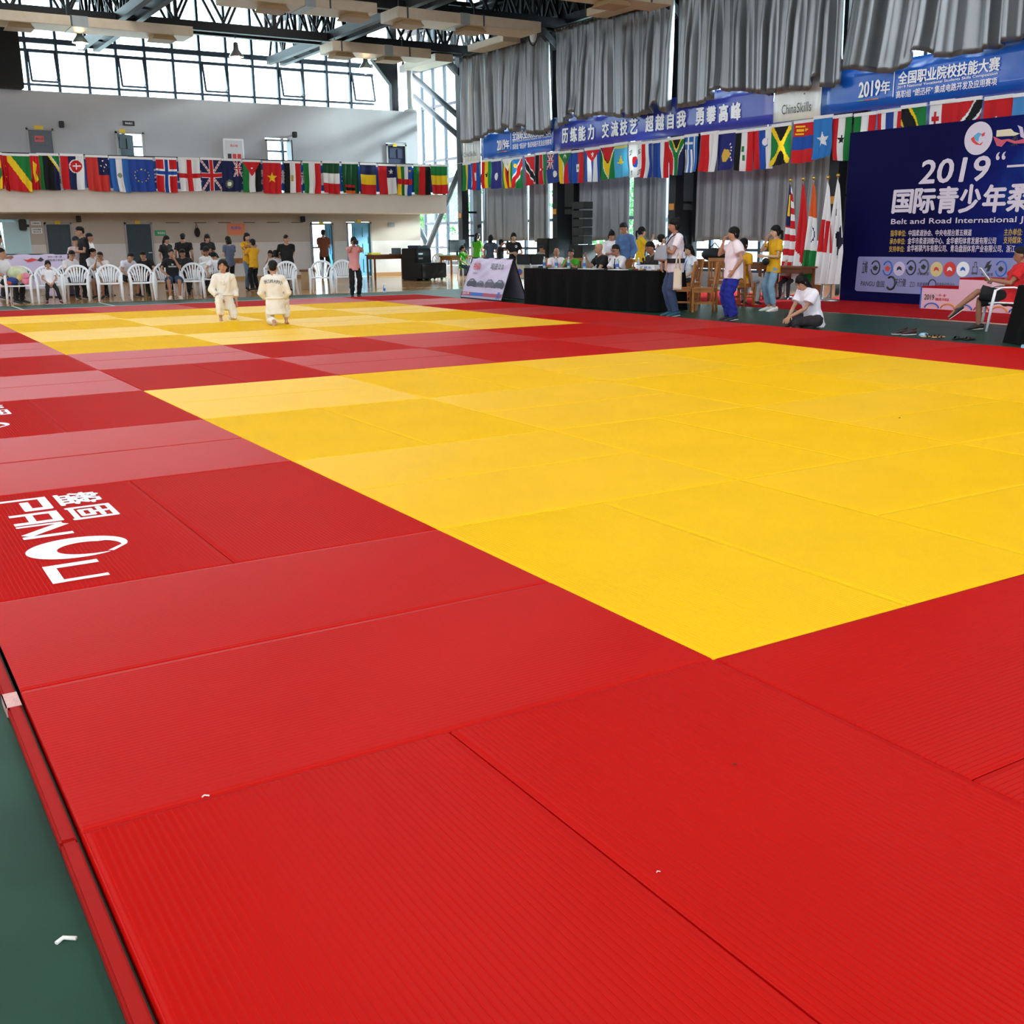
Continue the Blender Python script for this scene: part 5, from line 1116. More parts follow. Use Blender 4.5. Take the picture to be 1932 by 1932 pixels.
# winners' podium
pink = mat('podium print pink', '#e7b7c6', .5); YP_ = PX(1737, 560, 15.5)[1]; pod = empty('podium', (15.55, YP_-1.62, FZ), 0, 'winners podium with red steps and a pink printed front', 'podium')
MB().bb(-.05, .55, .79, 1.62, .01, .4).build('low_step', pink, pod); MB().bb(-.05, .55, .79, 1.62, .4, .43).build('red_tread', red_c, pod)
MB().bb(-.05, .55, -.75, .79, .01, .58).build('high_step', pink, pod); MB().bb(-.05, .55, -.75, .79, .58, .61).build('red_tread', red_c, pod)
MB().bb(-.05, .55, -1.95, -.75, .01, .35).build('low_step', pink, pod); MB().bb(-.05, .55, -1.95, -.75, .35, .38).build('red_tread', red_c, pod)
MB().bb(-.056, -.05, 1.6, 1.63, .01, .42).build('edge_trim', ink['blue'], pod)
q = MB(); text(q, '2019', (-.055,1.53,.18), (0,-1,0), (0,0,1), .22, .1, 0, .02); q.build('lettering', ink['dark'], pod)
q = MB(); text(q, '“一带一路”', (-.055,1.28,.25), (0,-1,0), (0,0,1), .24, .045, 0, .02); text(q, '国际青少年柔道', (-.055,1.28,.17), (0,-1,0), (0,0,1), .3, .055, 0, .02); q.build('lettering', ink['red'], pod)
for k, c in enumerate(('blue','orange','blue','red','orange','blue','red','orange')):
    y = 1.35-.36*k; MB().tube([(-.054, y+.16*math.cos(a), .02+.1*math.sin(a)) for a in np.linspace(.1,3.04,10)], .014, 5).build('wave_print', ink[c], pod)

# flags on poles
gold = mat('gilt finial', '#c9a55a', .3, .9); pol = mat('pole steel', '#c4c6c8', .3, .8)
poles = [ (1492,337,1484,('malay',),'red and white striped flag with dark blue and yellow canton, on the leftmost pole'),(1516,335,1508,('red',),'red over white flag on the second pole from the left'),(1536,333,1529,('tri',),'orange, white and green flag with a wheel, on the middle pole'),(1563,332,1551,('disc',),'white flag with a red disc, on the second pole from the right'),(1582,328,1573,('bw',),'white flag with dark half disc and bars, on the rightmost pole')]
for k, (tx, ty, bx, kind, lab) in enumerate(poles):
    X_ = 16.0; a = PX(tx, ty, X_); y0 = a[1]; top = a[2]-FZ
    t = empty('flag_on_pole', (X_, y0, FZ), 0, lab, 'flag', 'flags on poles beside the backdrop')
    MB().tube([(0,0,.02),(0,0,top-.06)], .016, 8).build('pole', pol, t); MB().ball((0,0,top-.03), .045, 10).build('finial', gold, t)
    MB().tube([(0,0,.0),(0,0,.05)], [(.2,.2),(.16,.16)], 16, cap=True).build('foot', pol, t)
    L = {'malay': [('h',[W_,R_]*7),('r',0,0,.5,.42,'#1d2358'),('r',.22,.1,.42,.32,Y_)], 'red': [('r',0,0,1,1,R_),('p',[(0,.62),(1,.88),(1,1),(0,1)],W_)], 'tri': [('h',['#d9622a',W_,G_]),('d',.5,.5,.2,'#2b2f5c'),('d',.5,.5,.16,W_),('d',.5,.5,.05,'#2b2f5c')],
         'disc': [('r',0,0,1,1,W_),('p',[(0,.36),(1,.36),(1,.68),(0,.68)],R_)], 'bw': [('r',0,0,1,1,W_),('p',[(.5,.5),(.95,.42),(1,.6),(.6,.75)],'#1d1a2c'),('r',.4,.26,.5,.34,K_),('r',.3,.78,.36,.85,K_)]}[kind[0]]
    C = paint(L, 30, 60, 2.2); Hh = top-.12; r = random.Random(k)
    def pos(u, v, Hh=Hh, k=k, top=top):
        wd = .06+.34*min(1, v*1.5)**.8; yy = (.05-u)*wd + .10*(1-v)*0 + .13*v; d = .045*min(1,v*2)*math.sin(u*14+k+v*2)
        return V3((-.02+d-.05*v, yy, top-.1-Hh*.86*v - .1*u*(1-v)))
    printed_grid('cloth', C, pos, flagm, t)
# low metal barrier stands before the wall
def barrier(label, x, y, rz, W=.9, first=[None]):
    t = empty('barrier_stand', (x, y, FZ), rz, label, 'stand', 'low metal stands by the flagpoles')
    m = MB()
    for a, b in (((-W/2,0,.33),(W/2,0,.33)),((-W/2,0,.33),(-W/2,0,0)),((W/2,0,.33),(W/2,0,0)),((-W/2-.0,-.15,.01),(-W/2,.15,.01)),((W/2,-.15,.01),(W/2,.15,.01)),((-W/2,0,.2),(-W/2,.13,.01)),((W/2,0,.2),(W/2,.13,.01)),((-W/2,0,.06),(W/2,0,.06))): m.bar(a, b, .022)
    m.build('frame', pol, t); return t
barrier('grey metal stand between the flagpoles and the backdrop edge', 16.3, 14.42, math.pi/2, .22); barrier('long grey metal stand behind the seated woman', 15.75, 15.7, math.pi/2, 1.1)
cb = mat('brown cardboard', '#8f6238', .8, noise=.05)
for x, y, w_, h, lab in ((16.9,15.05,.3,.3,'brown cardboard box behind the flagpoles, nearer the backdrop'),(16.9,15.5,.36,.26,'brown cardboard box behind the flagpoles, left one')):
    t = empty('cardboard_box', (x, y, FZ), 0, lab, 'box'); MB().bb(-.2,.2,-w_/2,w_/2,0,h).build('carton', cb, t); MB().bb(-.202,.202,-.03,.03,h-.001,h+.003).build('tape', mat('box tape', '#b58c58', .4), t)

# judges' table with its black cloth
A, Bp = V3((10.28,17.40,FZ)), V3((10.93,13.68,FZ)); d = (Bp-A).normalized(); nrm = V3((-d.y, d.x, 0)); Lt = (Bp-A).length
if nrm.x < 0: nrm = -nrm
blackc = mat('black table cloth', '#060607', .85, spec=.2, bump=.1, bscale=200)
jt = empty('judges_table', (A+Bp)/2, math.atan2(d.y, d.x), 'long judges table under a black floor length cloth', 'table')
th = .77; dp = .75; sgn = 1 if (Matrix.Rotation(math.atan2(d.y,d.x),3,'Z')@V3((0,1,0))).dot(nrm) > 0 else -1
MB().bb(-Lt/2+.03, Lt/2-.03, min(0,sgn*dp)+.03, max(0,sgn*dp)-.03, th-.04, th-.006).build('tabletop', oakd, jt)
for a_ in (-Lt/2+.1, 0, Lt/2-.1):
    for b_ in (.1, dp-.1): MB().bar((a_, sgn*b_, 0), (a_, sgn*b_, th-.04), .05).build('leg', steel, jt)
m = MB(); ring = []
nL, nD = 60, 12
out = [(-Lt/2+Lt*i/nL, 0) for i in range(nL)] + [(Lt/2, sgn*dp*i/nD) for i in range(nD)] + [(Lt/2-Lt*i/nL, sgn*dp) for i in range(nL)] + [(-Lt/2, sgn*dp*(1-i/nD)) for i in range(nD)]
K = len(out); vs = []
for j, zz in enumerate((th, th-.02, .5, .25, .012)):
    for i, (x_, y_) in enumerate(out):
        f_ = (0 if j < 2 else .012*j)*math.sin(i*.9); c_ = V3((x_, y_-sgn*dp/2, 0)); nn = V3((c_.x/(Lt/2), c_.y/(dp/2), 0)); nn = V3((math.copysign(1,nn.x) if abs(nn.x) > .98 else 0, math.copysign(1,nn.y) if abs(nn.y) > .98 else 0, 0))
        vs.append((x_+nn.x*(f_+.01), y_+nn.y*(f_+.01), zz))
m.add(vs, [(j*K+i, j*K+(i+1)%K, (j+1)*K+(i+1)%K, (j+1)*K+i) for j in range(4) for i in range(K)] + [tuple(range(K))], 0, False)
m.build('cloth', blackc, jt)
JR = Matrix.Translation(jt.location) @ Matrix.Rotation(math.atan2(d.y, d.x), 4, 'Z')
def on_table(u, v, dz=0.): return JR @ V3((-Lt/2+u, sgn*v, th+dz+.001))
watr = mat('clear water bottle', '#cfe0ec', .15, trans=.5); labm = mat('blue bottle label', '#2d5fae', .4); capm = mat('white bottle cap', '#e8ecef', .4)
def bottle(label, loc, group='water bottles', first=[None]):
    if first[0]: return dup(first[0], loc, 0, label, group)
    t = empty('water_bottle', loc, 0, label, 'bottle', group); first[0] = t
    MB().lathe([(.0,0),(.031,.0),(.033,.01),(.033,.15),(.026,.18),(.013,.205),(.013,.215),(0,.215)], n=14).build('flask', watr, t)
    MB().lathe([(.0338,.05),(.0338,.115)], n=14).build('label_wrap', labm, t); MB().lathe([(.0,.235),(.015,.234),(.015,.213)], n=12).build('cap', capm, t); return t
for u, v, lab in ((.30,.3,'leftmost of three at the far end of the judges table'),(.66,.3,'middle of three at the far end of the judges table'),(1.0,.34,'rightmost of three at the far end of the judges table'),(1.45,.35,'before the judge in green'),(2.47,.25,'before the judge in white shirt and dark tie'),(3.03,.25,'beside the white carton on the judges table'),(3.45,.4,'right of the white carton, left one'),(3.52,.5,'right of the white carton, right one')):
    bottle('water bottle with blue label, '+lab, on_table(u, v))
bottle('water bottle with blue label, standing on the green floor before the wooden desk', (10.15, 24.2, FZ))
pap = mat('white paper', '#e6e6e8', .7)
for u, v, w_, h_, lab in ((1.78,.2,.45,.3,'white papers before the bald judge'),(2.62,.15,.4,.25,'white papers before the judge with the dark tie'),(.9,.15,.4,.25,'white papers before the judge with the pink tie')):
    t = empty('papers', on_table(u, v), math.atan2(d.y,d.x), lab, 'paper'); MB().box((0,0,.006), (w_,h_,.012)).build('sheets', pap, t)
t = empty('carton', on_table(3.25,.33), math.atan2(d.y,d.x), 'white carton with blue lettering on the judges table', 'box'); MB().bb(-.22,.22,-.12,.12,0,.10).build('box', pap, t); q = MB(); text(q, '矿泉水', (-.15,-.122,.03), (1,0,0), (0,0,1), .3, .05, 0, .02); q.build('lettering', ink['blue'], t)
r_ = random.Random(5)
for k in range(6):
    t = empty('snack_packet', on_table(2.9+.14*k, .1+.1*r_.random()), r_.random()*3, 'small %s snack packet at the near end of the judges table' % ('green','red','yellow','brown','white','orange')[k], 'packet', 'snack packets on the judges table')
    MB().ball((0,0,.018), (.05,.03,.018), 8).build('wrapper', mat('packet %d' % k, ('#3f7a3a','#9a2f2a','#c9a93a','#6b4a34','#d8d6d2','#b5672c')[k], .4), t)
# black folding box behind the table end
WP_ = PX(1002, 500, 13.0); t = empty('flight_case', (13.0, WP_[1], FZ), .1, 'black equipment case on a grey cart behind the far end of the judges table', 'case'); MB().bb(-.25,.25,-.3,.3,.72,.98).build('case', black, t, bevel=.02)
for a_, b_ in ((-.26,-.3),(.26,-.3),(-.26,.3),(.26,.3)): MB().bar((a_,b_,0), (a_,b_,.75), .025).build('cart_leg', pol, t)
MB().bb(-.27,.27,-.32,.32,.69,.72).build('cart_shelf', pol, t); MB().bb(-.27,.27,-.32,.32,.36,.38).build('cart_shelf', pol, t)

# A-shaped banner stand
lilac = mat('lilac banner cloth', '#cdbfdc', .35, bump=.3, bscale=4, spec=.5)
def aframe(label, x, y, rz, W, H, D, cars=True, kid=False):
    t = empty('banner_stand', (x, y, FZ), rz, label, 'banner')
    # local: front foot line along x at y=0, top line at y=D/2
    ux, uy = V3((1,0,0)), V3((0,D/2,H)).normalized(); hl = math.hypot(D/2, H); n_ = ux.cross(uy)
    def P(u, v, l=0.): return V3((-W/2+u*W, 0, .01)) + uy*(v*hl) + n_*l
    vs = []; nx, ny = 40, 16
    for j in range(ny+1):
        for i in range(nx+1):
            u, v = i/nx, j/ny; vs.append(P(u, v, .01+.012*math.sin(u*9+v*4)*math.sin(v*3.1)+.008*math.sin((u-v)*22)*v*v))
    m = MB(); m.add(vs, [(j*(nx+1)+i, j*(nx+1)+i+1, (j+1)*(nx+1)+i+1, (j+1)*(nx+1)+i) for j in range(ny) for i in range(nx)], 0, True)
    f = m.build('front_cloth', lilac, t); sf = f.modifiers.new('t','SOLIDIFY'); sf.thickness = .004
    m = MB(); m.add([(-W/2,D,.01),(W/2,D,.01),(W/2,D/2,H+.01),(-W/2,D/2,H+.01)], [(0,1,2,3)]); b = m.build('back_cloth', mat('grey lilac back cloth', '#8d8699', .8), t); sf = b.modifiers.new('t','SOLIDIFY'); sf.thickness = .004
    m = MB()
    for s in (-1,1): m.bar((s*W/2,0,.0), (s*W/2,D/2,H+.01), .025).bar((s*W/2,D,.0), (s*W/2,D/2,H+.01), .025)
    m.bar((-W/2,D/2,H+.01),(W/2,D/2,H+.01),.025); m.bar((-W/2,D,.02),(W/2,D,.02),.025); m.bar((-W/2,0,.02),(W/2,0,.02),.025); m.build('frame', steel, t)
    def blobp(name, pts, c, l=.034): q = MB(); q.add([P(a, b_, l) for a, b_ in pts], [tuple(range(len(pts)))]); q.build(name, c, f)
    if cars:
        dk, dk2, win = mat('print car dark', '#2f2b3d', .4), mat('print car grey', '#4a4557', .4), mat('print car glass', '#8d88a0', .3)
        for c0, fl, cc in ((.18,1,dk),(.405,-1,dk2),(.63,1,dk2),(.87,-1,dk)):
            sh = [(-.13,.0),(-.13,.11),(-.10,.15),(-.05,.215),(.04,.225),(.09,.16),(.135,.135),(.14,.0),(.11,-.03),(.08,.0),(-.05,.0),(-.075,-.03),(-.1,.0)]
            kz = .62 if c0 == .405 else .82; sh = [(a*kz, b_*kz) for a, b_ in sh]
            blobp('car_print', [(c0+fl*a, .30+b_) for a, b_ in (sh if fl > 0 else sh[::-1])][::(1 if fl > 0 else 1)], cc, .034+.001*fl)
            blobp('car_print', [(c0+fl*a, .30+b_) for a, b_ in ((-.07*kz,.14*kz),(-.04*kz,.19*kz),(.03*kz,.2*kz),(.065*kz,.145*kz))][::fl], win, .038)
        for a, b_, t_, c, w_, h_ in ((.12,.70,'裕骐','red',.16,.17),(.55,.72,'司法 2.0','grey',.3,.15),(.15,.6,'SUV','grey',.1,.035)):
            q = MB(); text(q, t_, P(a, b_, .036), ux, uy, w_*W, h_*hl, 0, .02); q.build('lettering', ink[c], f)
        m = MB(); m.add([P(0,.07,.034),P(1,.07,.034),P(1,.15,.034),P(0,.15,.034)], [(0,1,2,3)]); m.build('print_band', mat('print band red', '#b2475c', .5), f)
        m = MB(); m.add([P(.25,.07,.036),P(.55,.07,.036),P(.55,.15,.036),P(.25,.15,.036)], [(0,1,2,3)]); m.build('print_band', ink['blue'], f)
        q = MB(); text(q, '2019', P(.04,.085,.037), ux, uy, .16*W, .05*hl, 0, .02); q.build('lettering', ink['white'], f); q = MB(); text(q, '柔', P(.88,.03,.037), ux, uy, .09*W, .16*hl, 0, .02); q.build('lettering', ink['blue'], f)
    else:
        blobp('emblem', [(.50,.88),(.56,.8),(.62,.83),(.68,.86),(.60,.9),(.55,.86)], ink['red']); blobp('emblem', [(.66,.84),(.70,.92),(.74,.86),(.70,.82)], ink['dark'])
        q = MB(); text(q, '2019 一带一路', P(.78,.9,.036), ux, uy, .16*W, .05*hl, 0, .02); text(q, '国际青少年柔道', P(.78,.82,.036), ux, uy, .2*W, .05*hl, 0, .02); q.build('lettering', ink['grey'], f)
        blobp('car_print', [(.40,.42),(.41,.55),(.46,.62),(.58,.64),(.63,.55),(.64,.42)], mat('print car dark', '#2f2b3d', .4)); blobp('car_print', [(.85,.42),(.86,.55),(.9,.62),(.99,.64),(1,.42)], mat('print car grey', '#4a4557', .4))
    return t
aframe('lilac A-shaped banner stand printed with four cars, left of the judges table', 10.42, 19.55, math.atan2(-1,-.02), 1.92, .93, .68)
aframe('lilac A-shaped banner stand behind the seated children at left', 1.75, 28.3, math.radians(-31), 2.3, 1.08, .8, cars=False)

# desks, cases, screen in the far corner
def desk(label, x, y, rz, W, D, H, m, n=4):
    t = empty('desk', (x, y, FZ), rz, label, 'desk'); MB().bb(-W/2,W/2,-D/2,D/2,H-.04,H).build('desktop', m, t, bevel=.005); MB().bb(-W/2+.06,W/2-.06,-D/2+.05,D/2-.05,H-.15,H-.04).build('drawer_box', m, t)
    for a in (-1,1):
        for b in (-1,1): MB().bar((a*(W/2-.06), b*(D/2-.06), 0), (a*(W/2-.06), b*(D/2-.06), H-.04), .05).build('leg', m, t)
    return t
dk1 = desk('brown wooden desk on the parquet before the bright wall', 13.95, 31.9, .1, 1.5, .6, .86, oakd)
t = empty('cloth_heap', (13.4, 31.85, FZ+.861), 0, 'yellow folder lying on the brown desk by the bright wall', 'folder'); t.name = 'folder'; MB().box((0,0,.03), (.35,.3,.06)).build('cover', mat('yellow folder', '#d8d23a', .5), t)
t = empty('laptop', (14.2, 31.9, FZ+.861), 3.0, 'grey laptop standing on the brown desk by the bright wall', 'laptop'); MB().bb(-.17,.17,-.12,.12,0,.02).build('keyboard_base', steel2, t); MB().box((0,.17,.1), (.34,.015,.22)).build('screen', steel2, t)
t = empty('flight_case', (14.7, 31.2, FZ), .3, 'tall black amplifier case, upper part of the pile on the parquet', 'case')
MB().bb(-.42,.35,-.35,.35,.0,1.06).build('case', black, t, bevel=.03); MB().bb(-.35,.3,-.36,-.35,.62,.95).build('front_panel', mat('amplifier panel', '#202226', .4, .4), t)
for zz in (.7,.85): MB().bb(-.3,-.1,-.375,-.36,zz,zz+.05).build('handle', pol, t)
t2 = empty('cable_case', (15.0, 30.6, FZ), .2, 'low black cable trunk before the amplifier case', 'case'); MB().bb(-.75,.35,-.3,.3,.08,.58).build('trunk', black, t2, bevel=.04)
for a in (-.6,.2):
    for b in (-.2,.2): MB().ball((a,b,.045), (.045,.03,.045), 8).build('castor', steel2, t2)
t = empty('mixer', (14.75, 31.2, FZ+1.061), .3, 'dark blue mixing desk lying on the tall black case', 'mixer'); MB().bb(-.28,.28,-.25,.25,0,.09).build('console', mat('navy casing', '#1d2746', .4), t, bevel=.02)
dk2 = desk('orange brown desk with the computer screen in the far corner', 16.3, 30.6, .15, 1.9, .7, .8, oak)
t = empty('monitor', (15.95, 30.65, FZ+.801), .2, 'black flat computer screen standing on the far desk', 'monitor'); MB().bb(-.36,.36,-.02,.02,.1,.52).build('screen', mat('dark screen', '#0c1014', .15), t, bevel=.006); MB().bb(-.04,.04,-.02,.02,0,.15).build('neck', black, t); MB().bb(-.13,.13,-.1,.1,0,.015).build('foot', black, t)
t = empty('paper_stack', (15.5, 30.5, FZ+.801), .2, 'green and white papers lying on the far desk', 'paper'); MB().box((0,0,.02), (.5,.35,.04)).build('sheets', mat('pale green paper', '#b9d6b0', .7), t)
t = empty('box_pile', (16.75, 30.6, FZ+.801), .2, 'white printed box standing on the far desk beside the screen', 'box'); MB().box((0,0,.2), (.4,.3,.4)).build('carton', pap, t); q = MB(); text(q, '礼', (-.1,-.152,.12), (1,0,0), (0,0,1), .2, .2, 0, .02); q.build('lettering', ink['red'], t)
t = empty('white_box', (1.75, 25.9, FZ), -.5, 'pale boxes stacked under the seats of the two left chairs', 'box'); t.name = 'box_stack'
for k in range(2): MB().bb(-.2,.2,-.15,.15,.16*k,.16*k+.155).build('box', mat('pale carton', '#cfc6bb', .7), t)
# tall line array of loudspeakers
t = empty('loudspeaker_stack', (17.6, 25.6, FZ), math.radians(100), 'tall black line of loudspeakers standing before the grey curtain', 'speaker')
zz = .2
MB().bb(-.3,.3,-.35,.3,.0,1.15).build('subwoofer', black, t, bevel=.02)
for k in range(5): MB().bb(-.25-.004*k,.25+.004*k,-.2,.2,1.16+.265*k,1.16+.255*k+.25).build('speaker_box', spk, t, bevel=.012); MB().bb(-.22,.22,-.205,-.2,1.19+.265*k,1.38+.26*k).build('grille', mat('black grille cloth', '#17181a', .9), t)
t = empty('loudspeaker_base', (17.5, 27.1, FZ), 0, 'low black loudspeaker box at the foot of the second column', 'speaker'); t.name = 'loudspeaker'; MB().bb(-.3,.1,-.2,.5,0,1.35).build('cabinet', black, t, bevel=.03); MB().bb(-.31,-.3,-.15,.45,.1,1.2).build('grille', mat('black grille cloth', '#17181a', .9), t)
dk3 = desk('long brown desk behind the wooden chairs', 15.25, 16.5, math.pi/2+.05, 2.6, .6, .82, oakd)
t = empty('equipment_case', (15.3, 17.0, FZ+.821), 1.5, 'black bag lying on the long brown desk', 'bag'); t.name = 'bag'; MB().ball((0,0,.15), (.42,.22,.16), 12).build('pouch', black, t); MB().tube([(-.25,0,.25),(0,0,.42),(.25,0,.25)], .015, 6).build('handle', black, t)
t = empty('plush_toy', (15.2, 17.75, FZ+.821), 2.6, 'small green capped plush toy on the long brown desk', 'toy'); MB().ball((0,0,.06), (.09,.08,.07), 10).build('body', mat('lime plush', '#8fae2e', .9), t); MB().ball((0,0,.17), .07, 10).build('head', mat('tan plush', '#b88a62', .9), t); MB().ball((0,0,.2), (.08,.08,.06), 10).build('cap', mat('grey plush', '#5a6a72', .9), t)
dk4 = desk('brown desk right of the standing man, under the flags', 15.6, 14.9, math.pi/2, 1.2, .5, .74, oakd)
# wooden chairs
for x, y, off, lab in ((11.75,13.3,-100,'wooden chair nearest the mats, right of the woman with the baby'),(11.65,13.85,-96,'wooden chair left of the nearest one, next to the judges table end'),(14.2,16.6,170,'wooden chair pulled up to the long brown desk, left one'),(14.3,15.75,175,'wooden chair pulled up to the long brown desk, right one')): wooden_chair(lab, x, y, face_cam(x, y, off))
for x, y, off, lab in ((16.0,30.0,20,'the girl in green sits in'),(16.55,32.9,160,'behind the standing girl in green'),(17.0,22.4,-100,'behind the judges, by the bright gap')): monobloc('white plastic armchair '+lab, x, y, face_cam(x, y, off), group='white plastic armchairs behind the judges')
# red man's chair, covered table at the right edge, shoes
monobloc('white plastic armchair of the man in red, at the right edge', 12.6, 7.2, face_cam(12.6, 7.2, -78))
t = empty('covered_table', (11.2, 5.6, FZ), math.radians(-98), 'black cloth covered table cut by the right edge', 'table'); m = MB()
vs = []
for j, (zz, g) in enumerate(((.76,0),(.74,.01),(.4,.05),(.01,.1))):
    for i in range(40):
        a = i/40*6.283; c_, s_ = math.cos(a), math.sin(a); k = 1/max(abs(c_), abs(s_)); vs.append((c_*k*(.55+g+.01*j*math.sin(i*1.9)), s_*k*(.42+g+.01*j*math.sin(i*1.9)), zz))
m.add(vs, [(j*40+i, j*40+(i+1)%40, (j+1)*40+(i+1)%40, (j+1)*40+i) for j in range(3) for i in range(40)]+[tuple(range(40))]); m.build('cloth', blackc, t); MB().bb(-.5,.5,-.38,.38,.70,.735).build('tabletop', oakd, t)
for a in (-.45,.45):
    for b in (-.33,.33): MB().bar((a,b,0),(a,b,.7),.04).build('leg', steel, t)
def sandal(label, x, y, rz, c, c2, kind='sandal'):
    t = empty(kind, (x, y, FZ+.001), rz, label, 'shoe'); sm_ = mat('shoe upper '+c, c, .5); so = mat('shoe sole '+c2, c2, .6)
    t.scale = (.85,.85,.85); MB().tube([(0,-.11,.014),(0,0,.012),(0,.07,.012),(0,.13,.014)], [(.032,.013),(.035,.011),(.046,.011),(.036,.011)], 12, side=(1,0,0), rounded=True).build('sole', so, t)
    if kind == 'sneaker': MB().tube([(0,-.1,.055),(0,-.03,.06),(0,.06,.042),(0,.125,.03)], [(.032,.04),(.035,.04),(.042,.03),(.034,.018)], 12, side=(1,0,0), rounded=True).build('upper', sm_, t); MB().tube([(0,-.06,.1),(0,-.12,.12)], .016, 8, rounded=True).build('tongue', sm_, t)
    else:
        for yy in (.06,-.02) if kind == 'sandal' else (.05,): MB().tube([(-.045,yy,.012),(-.03,yy,.05),(0,yy,.062),(.03,yy,.05),(.045,yy,.012)], [(.03 if kind != 'sandal' else .016,.006)]*5, 8, side=(0,1,0)).build('strap', sm_, t)
    return t
for k, (px, py, kind, c, c2, lab) in enumerate(((1694,633,'sneaker','#2a1718','#d8d8dc','black sneaker with white sole, left of the pair on the green floor'),(1712,634,'sneaker','#3a1c1c','#d8d8dc','black sneaker with white sole, right of the pair on the green floor'),(1749,638,'sandal','#3a1d15','#c79a66','tan soled sandal with dark straps, left of its pair'),(1768,639,'sandal','#4a2a1a','#c79a66','tan soled sandal with dark straps, right of its pair'),(1806,642,'slipper','#1a2420','#15181a','dark slide slipper, left of its pair near the right edge'),(1827,643,'slipper','#3a1418','#15181a','dark slide slipper, right of its pair near the right edge'))):
    p = FL(px, py, FZ); sandal(lab, p[0]+.1, p[1]+.05, math.radians(60+k*7), c, c2, kind)
p = FL(1732,637,FZ); t = empty('water_pouch', (p[0]+.12,p[1],FZ), .5, 'crumpled blue and white bag between the sneakers and sandals', 'bag'); t.name = 'bag'; MB().ball((0,0,.03), (.1,.07,.035), 9).build('pouch', mat('blue white film', '#9cc4e0', .25, bump=.8, bscale=40), t)
p = FL(1928,657,FZ); t = empty('blue_packet', (p[0]+.06,p[1],FZ), .5, 'small light blue packet on the floor at the right edge', 'packet'); t.name = 'packet'; MB().box((0,0,.02), (.12,.08,.04)).build('wrapper', mat('light blue film', '#8cc4dc', .3), t)
# heap on the first chair: see-through bag, plush, blue bag
x, y = CH[0]; yw = face_cam(x, y, -8); R = lambda v: tuple(Matrix.Translation((x,y,FZ))@Matrix.Rotation(yw,4,'Z')@V3(v))
def heap(name, label, cat, items, loc):
    t = empty(name, R(loc), yw, label, cat)
    for nm, c, r, col in items: MB().ball(c, r, 10).build(nm, mat('cloth '+col, col, .6, bump=.8, bscale=25, noise=.2), t)
heap('plastic_bag', 'pale patterned plastic bag piled on the leftmost chair', 'bag', (('film',(0,0,.22),(.24,.16,.22),'#d5d2bd'),('print',(.05,.08,.28),(.16,.1,.13),'#c9d4a8'),('print',(-.06,.1,.16),(.12,.09,.1),'#d8c27a')), (.03,-.08,.43))
heap('plush_toy', 'pink plush toy in front of the plastic bag on the leftmost chair', 'toy', (('body',(0,0,.08),(.11,.09,.08),'#e27a90'),('head',(.0,.02,.2),(.09,.08,.08),'#e88aa0')), (-.17,.12,.43))
heap('backpack', 'small blue backpack on the leftmost chair', 'bag', (('body',(0,0,.09),(.14,.09,.09),'#1d3f8a'),('pocket',(.06,.06,.05),(.07,.05,.05),'#b8442a')), (.14,.14,.43))
# ------------------------------------------------------------------ the people
SK = ['#c39a7c','#b5866a','#a9775c','#9a684e']
far = dict(detail=False)
P_ = person
# left: children and parents behind and on the plastic chairs
P_('person in white T-shirt and black trousers seated at the left edge of the picture', head=(3,482,'Y',25.9), H=1.62, face=55, pose='sit', top='#e8e4e6', bottom='#121214', aL='lap', aR='lap', skin_c=SK[1])
P_('person in pale shirt standing at the left edge before the open doorway', head=(-3,451,'Y',28.0), face=60, top='#e6dfdf', bottom='#2a2a30', skin_c=SK[1], aL='front', aR='front')
P_('girl in white T-shirt and black leggings seated on the second chair from left', head=(90,499,'Y',25.2), face=6, pose='sit', fem=True, kid=True, top='#ece9ee', bottom='#0e0e12', leg=.93, loose=.008, shoe='#4a1a22', hair='bangs', aL='lap', aR='lap', build=1.05, lean=-16, slump=6, seat=.4, nod=8, skin_c=SK[1], legs={'L':((-.17,.40,.50),(-.24,.52,.10),(-.2,1,-.1)),'R':((.15,.40,.50),(.20,.40,.10),(.2,1,-.1))})
P_('man in black T-shirt and trousers standing behind the boy with glasses', head=(151,437,'Y',28.0), face=-75, top='#0d0d0f', bottom='#0d0d0f', skin_c=SK[1], aL='front', aR='front', nod=10)
P_('boy in dark cap and red-sleeved white shirt beside the standing man in black', head=(143,455,'Y',28.7), face=15, kid=True, top='#dcc3c3', bottom='#26262c', hood='#17171a', skin_c=SK[1])
P_('boy in white shirt standing right behind the man in black', head=(169,448,'Y',29.4), face=70, top='#e6e2e2', bottom='#2a2a30', skin_c=SK[2])
P_('boy with glasses in white T-shirt seated in second row, looking at his hands', head=(135,481,'Y',26.8), face=35, pose='sit', top='#eae6ea', bottom='#17171b', aL='phone', aR='phone', nod=20, glasses=True, skin_c=SK[1], slump=10)
P_('boy in white T-shirt seated in profile, third from left in second row', head=(175,477,'Y',27.9), face=60, pose='sit', top='#e8e4e6', bottom='#1c1c22', aL='phone', aR='phone', skin_c=SK[1], nod=10)
P_('boy with glasses in white T-shirt seated with folded hands, right of profile boy', head=(189,483,'Y',26.9), face=-30, pose='sit', top='#e6e0e0', bottom='#8d8278', leg=.45, aL='chin', aR='chin', glasses=True, skin_c=SK[2], nod=12, slump=10)
P_('boy in white T-shirt bending down on a chair, blue bag behind him', head=(247,489,'Y',26.7), H=1.5, face=35, pose='sit', top='#dfe2ee', bottom='#17171b', leg=.45, aL='knee', aR='knee', lean=22, slump=15, nod=30, skin_c=SK[1])
